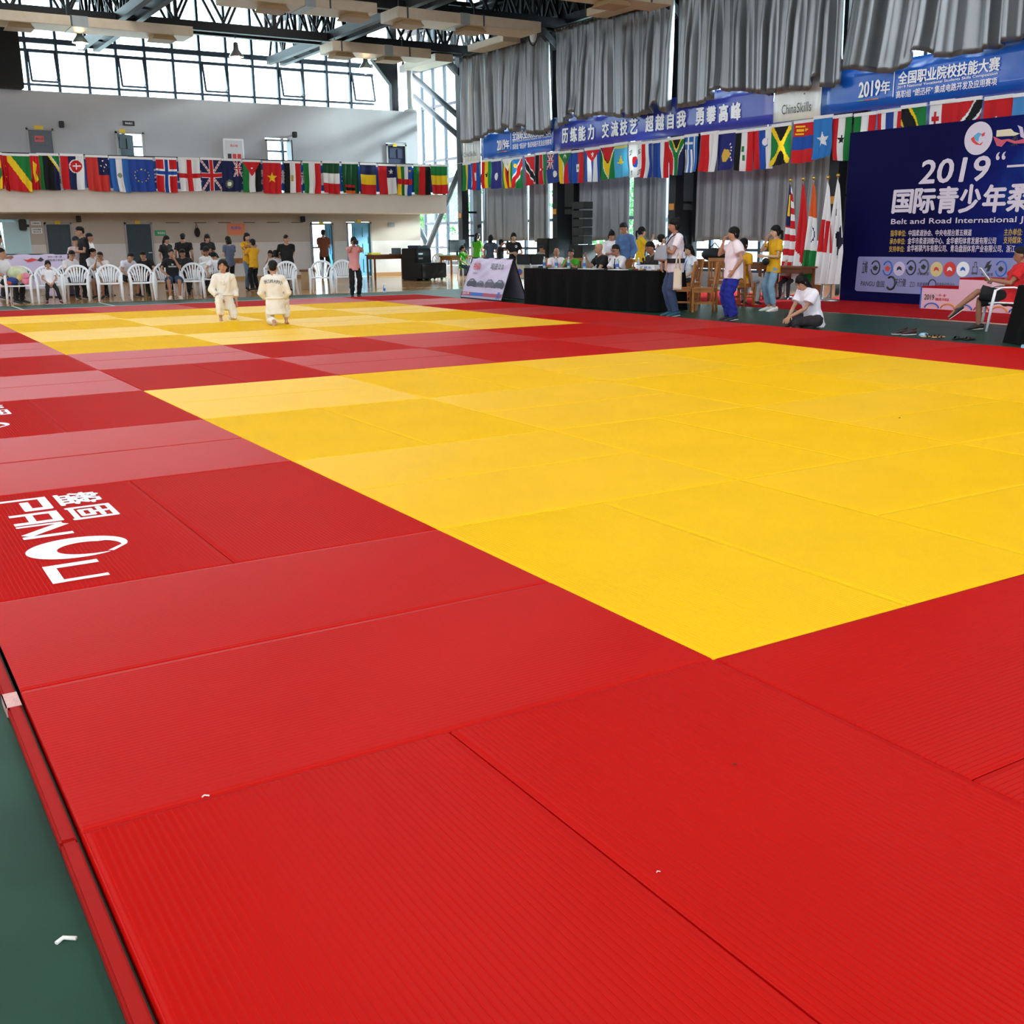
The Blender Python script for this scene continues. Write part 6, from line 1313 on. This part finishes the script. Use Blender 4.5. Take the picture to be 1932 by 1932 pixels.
P_('boy in black shirt bending forward, left of the man in denim shorts', head=(270,489,'Y',27.0), H=1.52, face=-20, pose='sit', top='#16151a', bottom='#26262c', aL='knee', aR='knee', lean=20, slump=12, nod=25, skin_c=SK[1])
P_('man in black T-shirt and denim shorts seated with hand at his mouth', head=(323,478,'Y',25.35), face=2, pose='sit', top='#101013', bottom='#2f4560', leg=.46, loose=.016, shoe='#d8cfc0', aL='chin', aR='knee', skin_c=SK[2], build=1.08)
r_m2 = [o for o in COL.objects if o.get('label') == 'man in black T-shirt and denim shorts seated with hand at his mouth'][0]
P_('boy in dark shirt seated right behind the man in denim shorts', head=(345,488,'Y',27.0), H=1.5, face=-10, pose='sit', top='#1b1a20', bottom='#2a2a30', aL='knee', aR='knee', lean=15, nod=20, skin_c=SK[2])
P_('woman in black top with long hair standing right of the second teal door', head=(314,452,'Y',29.6), face=40, fem=True, top='#131316', bottom='#1d1d22', hair='long', skin_c=SK[1], nod=10)
P_('man in black shirt standing with his back turned before the far wall', head=(345,448,'Y',30.0), face=175, top='#101113', bottom='#1d1d22', skin_c=SK[2], build=1.08)
P_('woman in black top standing and looking down at her phone', head=(391,449,'Y',29.8), face=6, fem=True, top='#121215', bottom='#1d1d22', hair='bob', aL='phone', aR='phone', nod=22, skin_c=SK[1])
P_('woman in grey blue T-shirt with bobbed hair, seen from behind', head=(430,453,'Y',29.0), face=-150, fem=True, top='#57627a', bottom='#17171c', hair='bob', aL='phone', aR='front', skin_c=SK[0])
P_('boy in black cap and white shirt seated behind the leaning boy', head=(389,474,'Y',27.7), face=-10, pose='sit', kid=True, top='#e2dcda', bottom='#3a332f', hood='#121214', skin_c=SK[2], nod=15)
P_('long haired child in white T-shirt bowing head, behind the kneeling boy', head=(403,482,'Y',26.3), H=1.52, face=-25, pose='sit', fem=True, top='#ebe8ee', bottom='#1a1a20', hair='long', aL='lap', aR='knee', lean=20, slump=14, nod=45, skin_c=SK[0])
P_('adult in yellow T-shirt and jeans hugging a child in yellow', head=(466,447,'Y',28.3), face=30, top='#d9a012', bottom='#5f7389', hair='bob', fem=True, aL='hug', aR='hug', skin_c=SK[1])
P_('child in yellow T-shirt embraced by the adult in yellow', head=(476,459,'Y',28.0), face=215, kid=True, top='#e0a514', bottom='#111114', aL='hug', aR='hug', tilt=6, lean=6, skin_c=SK[1])
P_('child in pale top seated with hand at chin, right of the hugging pair', head=(510,479,'Y',29.2), face=-20, pose='sit', fem=True, kid=True, top='#cfc9c6', bottom='#3a3a40', hair='bob', aR='chin', skin_c=SK[1])
P_('child with dark hair seated low behind the boy kneeling with back turned', head=(521,501,'Y',26.8), H=1.3, face=-160, pose='sit', kid=True, top='#c2c0c4', bottom='#2a2a30', hair='bangs', skin_c=SK[1], lean=15)
P_('child in yellow T-shirt seated behind the man in the black polo shirt', head=(528,484,'Y',29.3), face=80, pose='sit', kid=True, top='#dc9f1a', bottom='#2a2a30', aR='phone', aL='phone', skin_c=SK[1])
P_('stout man in black polo shirt standing with his hands behind his back', head=(540,451,'Y',26.7), face=12, top='#0f0f12', bottom='#9a9691', aL='back', aR='back', look=18, build=1.14, fat=.6, collar='#16161a', skin_c=SK[1])
P_('man in brown T-shirt standing in the open blue doorway, back turned', head=(610,440,'Y',35.0), face=165, top='#6b3a22', bottom='#101013', aL='phone', aR='phone', skin_c=SK[2])
P_('woman in pink top and black trousers taking a photograph at the mat edge', head=(667,455,'Y',22.5), face=14, fem=True, top='#dc9a96', bottom='#0c0c10', loose=.018, hair='ponytail', aL='camera', aR='camera', shoe='#17343a', skin_c=SK[2])
# the two young judoka on the mat
GI = '#e6e2d8'
JA = 'boy in white judo suit kneeling on one knee, facing the camera'; JB = 'boy in white judo suit kneeling with his back to the camera'
P_(JA, head=(420,502,'Y',16.5), face=8, pose='kneel', kid=True, z0=.001, top=GI, sleeve=1.7, bottom=GI, leg=.86, loose=.024, shoe=None, robe=True, hair='bangs', aL='hang', aR='kneel', look=-10, skin_c=SK[1], wr=.009,
   legs={'R':((.17,.30,.47),(.15,.22,.075),(.1,1,-.15)),'L':((-.15,.14,.075),(-.14,-.27,.075),(0,-.5,-.8))})
P_(JB, head=(515,505,'Y',14.95), face=176, pose='kneel', kid=True, z0=.001, top=GI, sleeve=1.7, bottom=GI, leg=.86, loose=.025, shoe=None, robe=True, hair='short', aL='kneel', aR='kneel', nod=12, skin_c=SK[1], wr=.009,
   legs={'R':((.20,.28,.47),(.20,.10,.075),(.1,1,-.15)),'L':((-.13,.14,.075),(-.02,-.27,.09),(0,-.5,-.8))})
iB = INFO[JB]
def back_text(q):
    for k, ch in enumerate('浙江师大附小'):
        a = (k-2.5)*.26; text(q, ch, (.19*math.sin(a)-.026, .075*math.cos(a)-.04, 0), (math.cos(a*.6), -math.sin(a*.6), 0), (math.sin(a*.6), math.cos(a*.6), 0), .052, .058, 0, .012)
decal(iB['root'], 'jacket', 'characters', ink['black'], back_text, iB['J']['chest']+V3((0,-.0,.04)), (1,0,0), (0,0,1), (0,1,0))
iA = INFO[JA]; m = MB()
for sd in (-1,1): m.tube([iA['J']['neck']+V3((sd*.06,-.01,.02)), iA['J']['chest']+V3((sd*.05,.130,.12))*iA['s'], iA['J']['chest']+V3((sd*.005,.15,.0))*iA['s']], [(.02,.006)]*3, 8, side=(1,0,0))
m.build('lapel', cloth(GI), iA['root'])
i2 = INFO['man in black T-shirt and denim shorts seated with hand at his mouth']
decal(i2['root'], 'shirt', 'chest_print', ink['white'], lambda q: (text(q, 'TAEKWONDO', (-.10,-.03,0), (1,0,0), (0,1,0), .2, .035, 0, .02), text(q, '跆', (-.02,.02,0), (1,0,0), (0,1,0), .05, .04, 0, .02)), i2['J']['chest']+V3((0,0,.03)), (-1,0,0), (0,0,1), (0,-1,0))
# far corner helpers
P_('girl in green T-shirt seated at the far desk, hand at her face', head=(873,469,'Y',29.9), face=55, pose='sit', fem=True, top='#3f9a1e', bottom='#2c3a4a', hair='ponytail', aL='chin', aR='lap', skin_c=SK[1])
P_('girl in green T-shirt and grey trousers standing by the far lattice column', head=(901,446,'Y',29.4), face=130, fem=True, top='#4aa51c', bottom='#8d919e', hair='long', aL='phone', aR='front', skin_c=SK[0])
P_('long haired woman in grey blue shirt seen from behind, right of standing green girl', head=(926,450,'Y',27.6), face=165, fem=True, top='#3c4654', bottom='#101114', hair='long', lean=12, aL='down2', aR='front', skin_c=SK[1])
P_('man with a dark camera at his eye, behind the woman with tote bag', head=(946,458,'Y',25.6), face=80, top='#17181b', bottom='#1a1a1e', hair='bangs', aL='camera', aR='camera', skin_c=SK[2])
LT = 'woman in black T-shirt with white badge carrying a cream tote bag'
P_(LT, head=(969,447,'Y',23.2), face=6, fem=True, top='#101012', bottom='#101012', hair='bun', aL=((-.04,.22,-.30),(.7,-.5,-.6)), aR='front', skin_c=SK[0])
il = INFO[LT]; decal(il['root'], 'shirt', 'badge', ink['white'], lambda q: q.add([(.035*math.cos(a), .035*math.sin(a), 0) for a in np.linspace(0,6.28,17)[:-1]], [tuple(range(16))]), il['J']['chest']+V3((-.06,0,.09)), (-1,0,0), (0,0,1), (0,-1,0))
P_('person in grey shirt and dark cap seated far back by the bright gap', head=(1021,469,'X',16.9), face=50, pose='sit', top='#a9aeb2', bottom='#26262c', hood='#17171b', aR='face', skin_c=SK[2], detail=False)
# judges behind the black table
JUD = []
def judge(label, **k): r = P_(label, pose='sit', **k); JUD.append(label); return r
T1 = 'balding judge in white shirt and pink tie at the far end of the table'; T4 = 'judge with glasses, white shirt and dark blue tie writing at the table'
judge(T1, head=(1050,476,'X',11.95), face=12, top='#e4dbe0', bottom='#22242a', hair='bald', aL='table', aR='table', skin_c=SK[3], lean=5)
judge('judge in green T-shirt resting chin on clasped hands', head=(1077,478,'X',11.95), face=-25, top='#3d9a1c', bottom='#22242a', aL=((-.12,.26,-.02),(.5,.2,-1)), aR=((-.12,.26,-.02),(.5,.2,-1)), skin_c=SK[2], lean=12)
judge('bald judge in black T-shirt leaning his chin on one hand', head=(1130,469,'X',11.95), face=-62, top='#0e0e10', bottom='#22242a', hair='bald', aL='tablef', aR=((-.04,.30,.0),(.2,.2,-1)), skin_c=SK[1], lean=14, build=1.08)
judge(T4, head=(1162,472,'X',11.95), face=-50, top='#ece7ec', bottom='#22242a', glasses=True, aL='tablef', aR='tablef', skin_c=SK[2], nod=14, lean=10, sleeve=.75)
judge('man in dark shirt at the table end holding up a phone', head=(1227,468,'X',12.0), face=-55, top='#26221f', bottom='#22242a', hair='short', aL='phone', aR='phone', skin_c=SK[3], nod=18, lean=10)
for q, l in enumerate(JUD):
    i = INFO[l]; p = world_of(l, (0,.04,0)); wooden_chair('wooden chair under the ' + ('balding judge with pink tie','judge in green','bald judge in black','judge with glasses and dark tie','man with phone at the table end')[q], p.x, p.y, i['yaw'], group='wooden chairs behind the judges table')
def tie(label, c):
    i = INFO[label]; s = i['s']; a = i['J']['neck']+i['J']['R2']@V3((0,.095,-.03))*s; b = i['J']['chest']+i['J']['R2']@V3((0,.142,.06))*s; e = i['J']['waist']+i['J']['R1']@V3((0,.145,.02))*s
    MB().tube([a, a.lerp(b,.25), b, e], [(.018*s,.01*s),(.014*s,.008*s),(.028*s,.006*s),(.04*s,.005*s)], 8, side=(1,0,0)).build('tie', cloth(c, .5), i['root'])
tie(T1, '#b9486a'); tie(T4, '#1a1c40')
P_('woman in white judo jacket looking down, standing behind the judges', head=(1154,444,'X',13.9), face=12, fem=True, top='#eceaf0', sleeve=1.3, bottom='#e6e4ea', hair='bun', aL='phone', aR='front', nod=18, skin_c=SK[1])
P_('man in blue long-sleeved shirt standing behind the judge with glasses', head=(1177,431,'X',13.3), face=-45, top='#4b6a96', sleeve=1.8, bottom='#15161a', aL='down2', aR='front', nod=22, skin_c=SK[2], build=1.06, loose=.018)
P_('girl in yellow T-shirt with a braid standing before the grey curtain', head=(1211,437,'X',15.6), face=110, fem=True, top='#d9b414', bottom='#15161c', hair='ponytail', aL='phone', aR='wave', skin_c=SK[0])
# the woman with the baby
MO = 'woman in white T-shirt and jeans carrying a baby in a sling'
P_(MO, pos=(10.62,12.85), H=1.72, face=-72, fem=True, top='#ece4ea', bottom='#39496a', loose=.016, shoe='#1f5468', hair='bun', aL='hold', aR='hold', skin_c=SK[2], build=1.08, fat=.3, nod=4)
im = INFO[MO]; bp = world_of(MO, (-.02,.27,0)); BB = 'baby with dark hair carried in the sling on the woman\'s chest'
P_(BB, pos=(bp.x,bp.y), H=.74, face=108, pose='sit', seat=.0, hiph=.02, z0=.98, hs=1.65, top='#d9b4b0', sleeve=.6, bottom='#c9c2cc', leg=.45, shoe=None, hair='short', aL='hug', aR='hug', look=25, nod=-18, skin_c=SK[0],
   legs={'L':((-.24,.12,-.06),(-.30,.10,-.42),(-.3,.6,-.6)),'R':((.24,.12,-.06),(.30,.10,-.42),(.3,.6,-.6))})
t = empty('baby_carrier', im['root'].location, im['yaw'], 'dark blue and grey cloth baby carrier worn by the woman in white', 'carrier'); cr = im['J']['chest']; m = MB()
vs = []; NX, NZ = 12, 6
for j in range(NZ+1):
    for k in range(NX+1):
        a = math.pi*(.05+.9*k/NX); w_ = .155-.03*(j/NZ)**2; vs.append((-.02-w_*math.cos(a), .19+(.2-.05*(j/NZ)**2)*math.sin(a), 1.0+.25*j/NZ))
m.add(vs, [(j*(NX+1)+k, j*(NX+1)+k+1, (j+1)*(NX+1)+k+1, (j+1)*(NX+1)+k) for j in range(NZ) for k in range(NX)], 0, True); o = m.build('sling_panel', cloth('#9aa0aa'), t); sf = o.modifiers.new('t','SOLIDIFY'); sf.thickness = .012
m = MB()
for sd in (-1,1): m.tube([(sd*.13,.22,1.27),(sd*.14,.13,1.40),(sd*.13,.0,1.475),(sd*.12,-.10,1.42),(sd*.07,-.155,1.28),(-sd*.02,-.16,1.15)], [(.03,.008)]*6, 8, side=(1,0,0))
m.build('shoulder_straps', cloth('#262a48'), t); m = MB(); m.tube([(.21*math.cos(a), .03+.19*math.sin(a), .985) for a in np.linspace(0,6.28,24)], [(.008,.04)]*24, 8); m.build('waist_belt', cloth('#1c1e2c'), t)
def tote(label, loc, rz, W, H, col, handle=.26, logo=False):
    t = empty('tote_bag', loc, rz, label, 'bag'); m = MB(); n_ = 20; vs = []
    for j in range(7):
        v = j/6
        for k in range(n_):
            a = k/n_*6.283; vs.append((W/2*math.copysign(abs(math.cos(a))**.6, math.cos(a))*(1-.12*v), .05*(1-.6*v)*math.sin(a)+.006*math.sin(a*3+v*6), -H+H*v))
    m.add(vs, [(j*n_+k, j*n_+(k+1)%n_, (j+1)*n_+(k+1)%n_, (j+1)*n_+k) for j in range(6) for k in range(n_)]+[tuple(range(n_))[::-1]], 0, True); m.build('pouch', cloth(col), t)
    for s in (-1,1): MB().tube([(-W*.25,s*.015,-.03),(-W*.15,s*.012,handle*.7),(0,s*.01,handle),(W*.15,s*.012,handle*.7),(W*.25,s*.015,-.03)], [(.014,.004)]*5, 6, side=(1,0,0)).build('handle', cloth(col), t)
    if logo:
        for c, x_, z_, r in (('red',0,-H*.55,.09),('blue',.02,-H*.5,.06)): MB().lathe([(0,0),(r,0)], (x_, z_, 0), 14).build('print', ink[c], t).matrix_basis = Matrix.Translation((0,-.045 if c == 'red' else -.05,0)) @ Matrix.Rotation(math.pi/2,4,'X')
    return t
wL = world_of(MO, im['AR']['L'][1].lerp(im['AR']['L'][2],.25)); tote('long cream cloth bag hanging from the arm of the woman with the baby', tuple(PX(1279,506,10.42)), im['yaw']+1.4, .16, .38, '#d9cbb2', .26)
wl = world_of(LT, il['AR']['L'][1].lerp(il['AR']['L'][2],.5)); tote('cream tote bag with red and blue print on the arm of woman in black', tuple(PY(979,497,22.9)), il['yaw']+math.pi, .34, .42, '#cfc4b0', .26, True)
# standing and sitting people on the right
P_('girl in white shirt half hidden behind the woman with the baby', head=(1286,451,'X',14.4), face=-62, fem=True, top='#e6e6ea', bottom='#26262c', hair='bangs', skin_c=SK[1])
US = 'woman in white uniform shirt with blue lanyard seated right of baby\'s mother'
P_(US, head=(1299,471,'X',13.0), face=-50, pose='sit', fem=True, top='#dfe4f0', bottom='#121216', hair='long', aL='lap', aR='lap', skin_c=SK[0], nod=8)
iu = INFO[US]; MB().tube([iu['J']['neck']+V3((-.05,.05,.0)), iu['J']['chest']+V3((-.03,.135,.08)), iu['J']['chest']+V3((0,.15,-.08))], .006, 6).tube([iu['J']['neck']+V3((.05,.05,.0)), iu['J']['chest']+V3((.03,.135,.08)), iu['J']['chest']+V3((0,.15,-.08))], .006, 6).build('lanyard', ink['blue'], iu['root'])
p = world_of(US, (0,.04,0)); wooden_chair('wooden chair the woman in white uniform sits on', p.x, p.y, iu['yaw'])
BM = 'young man in white T-shirt and wide blue trousers standing with hand on hip'
P_(BM, head=(1384,441,'X',10.75), face=-72, top='#efe2e8', bottom='#16218a', loose=.036, shoe='#23262c', hair='bangs', aL='hip', aR='face', skin_c=SK[1], build=1.1, fat=.35, wr=.008)
YB = 'girl in yellow T-shirt seated with back turned behind the man in blue trousers'
P_(YB, head=(1403,462,'X',13.6), face=150, pose='sit', fem=True, top='#dfa412', bottom='#9aa6a8', hair='ponytail', skin_c=SK[1]); iy = INFO[YB]; p = world_of(YB, (0,.04,0)); wooden_chair('wooden chair under the girl in yellow with her back turned', p.x, p.y, iy['yaw'])
YS = 'girl in yellow T-shirt and pale jeans standing by the flagpoles, hand raised'
P_(YS, head=(1463,437,'X',12.9), face=-62, fem=True, top='#dfa60f', bottom='#7f9fb8', leg=.93, loose=.014, shoe='#e6e2de', hair='ponytail', aL='front', aR='face', skin_c=SK[0], lean=-3)
iy = INFO[YS]; t = empty('shoulder_bag', iy['root'].location, iy['yaw'], 'small black shoulder bag of the girl standing in yellow', 'bag'); MB().ball((-.05,.20,.93), (.12,.05,.07), 10).build('pouch', black, t); MB().tube([(-.12,.19,.95),(-.02,.15,1.15),(.12,.08,1.36),(.13,-.03,1.41),(.05,-.14,1.25),(-.1,-.13,1.05),(-.17,.03,.96)], [(.012,.004)]*7, 6).build('strap', cloth('#3a2a22'), t)
SI = 'long haired woman in white T-shirt sitting cross-legged at the mat edge'
P_(SI, head=(1512,538,'X',10.55), H=1.62, face=-50, pose='cross', fem=True, top='#ece9f2', bottom='#2b2528', loose=.03, shoe='#1a181a', hair='long', aL='floor', aR='floor', nod=28, lean=18, slump=10, skin_c=SK[1],
   legs={'L':((-.36,.24,.13),(.06,.36,.08),(.9,.3,-.1)),'R':((.36,.24,.13),(-.06,.44,.075),(-.9,.3,-.1))})
isi = INFO[SI]; m = MB(); m.ball(isi['hd']((0,-.05,.125)), .034, 10); m.build('hair_bun', hairm(), isi['root'])
P_('person in plaid shirt seated at the desk behind the flagpoles', head=(1494,481,'X',16.0), face=-30, pose='sit', top='#b98a80', bottom='#2a2a30', skin_c=SK[1], aL='tablef', aR='tablef')
RM = 'man in red T-shirt and black shorts reading papers on a plastic chair'
P_(RM, head=(1926,481,'X',12.62), face=-80, pose='sit', top='#d01a1e', bottom='#111114', leg=.46, loose=.02, shoe='#16120f', hair='short', aL='book', aR='book', skin_c=SK[3], build=1.06, nod=6, lean=-20, slump=6,
   legs={'R':((.12,.42,.49),(.10,.40,.085),(.1,1,-.12)),'L':((-.0,.47,.62),(.02,.76,.36),(0,.75,-.6))})
ir = INFO[RM]; a = (ir['AR']['L'][2]+ir['AR']['R'][2])/2+V3((0,.1,.06)); w_ = world_of(RM, a)
t = empty('papers', w_, ir['yaw'], 'white sheaf of papers held by the man in red', 'paper'); MB().box((0,0,0), (.22,.012,.30), 0, Matrix.Rotation(math.radians(-38),4,'X')).build('sheets', pap, t)
p = world_of(RM, (0,.03,0)); rc = [o for o in COL.objects if str(o.get('label','')).startswith('white plastic armchair of the man in red')][0]; rc.location = (p.x, p.y, FZ); rc.rotation_euler = (0,0,ir['yaw'])
# things held in hands
def held(label, who, k, name, cat, dims, col, off=(0,.06,.03), lens=False):
    i = INFO[who]; a = i['AR'][k][2] if k in 'LR' else (i['AR']['L'][2]+i['AR']['R'][2])/2; p = world_of(who, a+V3(off)); t = empty(name, p, i['yaw'], label, cat)
    MB().box((0,0,0), dims).build('body', mat('held '+col, col, .3), t, bevel=.006)
    if lens: MB().tube([(0,dims[1]/2,0),(0,dims[1]/2+.07,0)], .035, 14).build('lens', black, t); MB().bb(-.03,.03,-.03,.03,dims[2]/2,dims[2]/2+.025).build('viewfinder', black, t)
    else: MB().box((0,-dims[1]/2-.001,0), (dims[0]*.88,.001,dims[2]*.88)).build('screen', mat('dark screen', '#0c1014', .15), t)
held('dark camera held up by the woman in pink', 'woman in pink top and black trousers taking a photograph at the mat edge', 'm', 'camera', 'camera', (.13,.06,.09), '#141414', (0,.05,.05), True)
held('dark camera held up behind the woman with the tote bag', 'man with a dark camera at his eye, behind the woman with tote bag', 'm', 'camera', 'camera', (.14,.07,.1), '#141414', (0,.05,.05), True)
held('dark phone in the hand of the woman in white judo jacket', 'woman in white judo jacket looking down, standing behind the judges', 'L', 'phone', 'phone', (.075,.01,.15), '#1c2c44', (0,.07,.08))
held('dark phone held by the man at the near table end', 'man in dark shirt at the table end holding up a phone', 'm', 'phone', 'phone', (.075,.01,.15), '#17181b', (0,.07,.06))
held('dark phone held by the girl with the braid', 'girl in yellow T-shirt with a braid standing before the grey curtain', 'L', 'phone', 'phone', (.075,.01,.15), '#17181b', (0,.07,.06))
held('small dark phone in the hands of the boy with glasses in second row', 'boy with glasses in white T-shirt seated in second row, looking at his hands', 'm', 'phone', 'phone', (.075,.01,.14), '#17181b', (0,.06,.05))
# bench and small desk behind the chairs
bx = PY(583,540,27.5); t = empty('bench', (bx[0], 27.5, FZ), -.4, 'pale wooden chest with brown top right of the man in the polo shirt', 'chest'); MB().bb(-.2,.2,-.25,.25,0,.5).build('chest_body', mat('pale wood', '#c2a67f', .6, noise=.1), t); MB().bb(-.24,.24,-.28,.28,.5,.56).build('top', oakd, t); t.name = 'chest'
bx = PY(448,490,30.6); desk('orange brown desk behind the adult hugging the child', bx[0], 30.6, 0, 1.0, .5, .85, oak)
bx = PY(330,495,29.2); desk('dark desk behind the seated man in denim shorts', bx[0]-.2, 28.7, 0, 1.6, .45, .75, mat('black desk laminate', '#141416', .4))
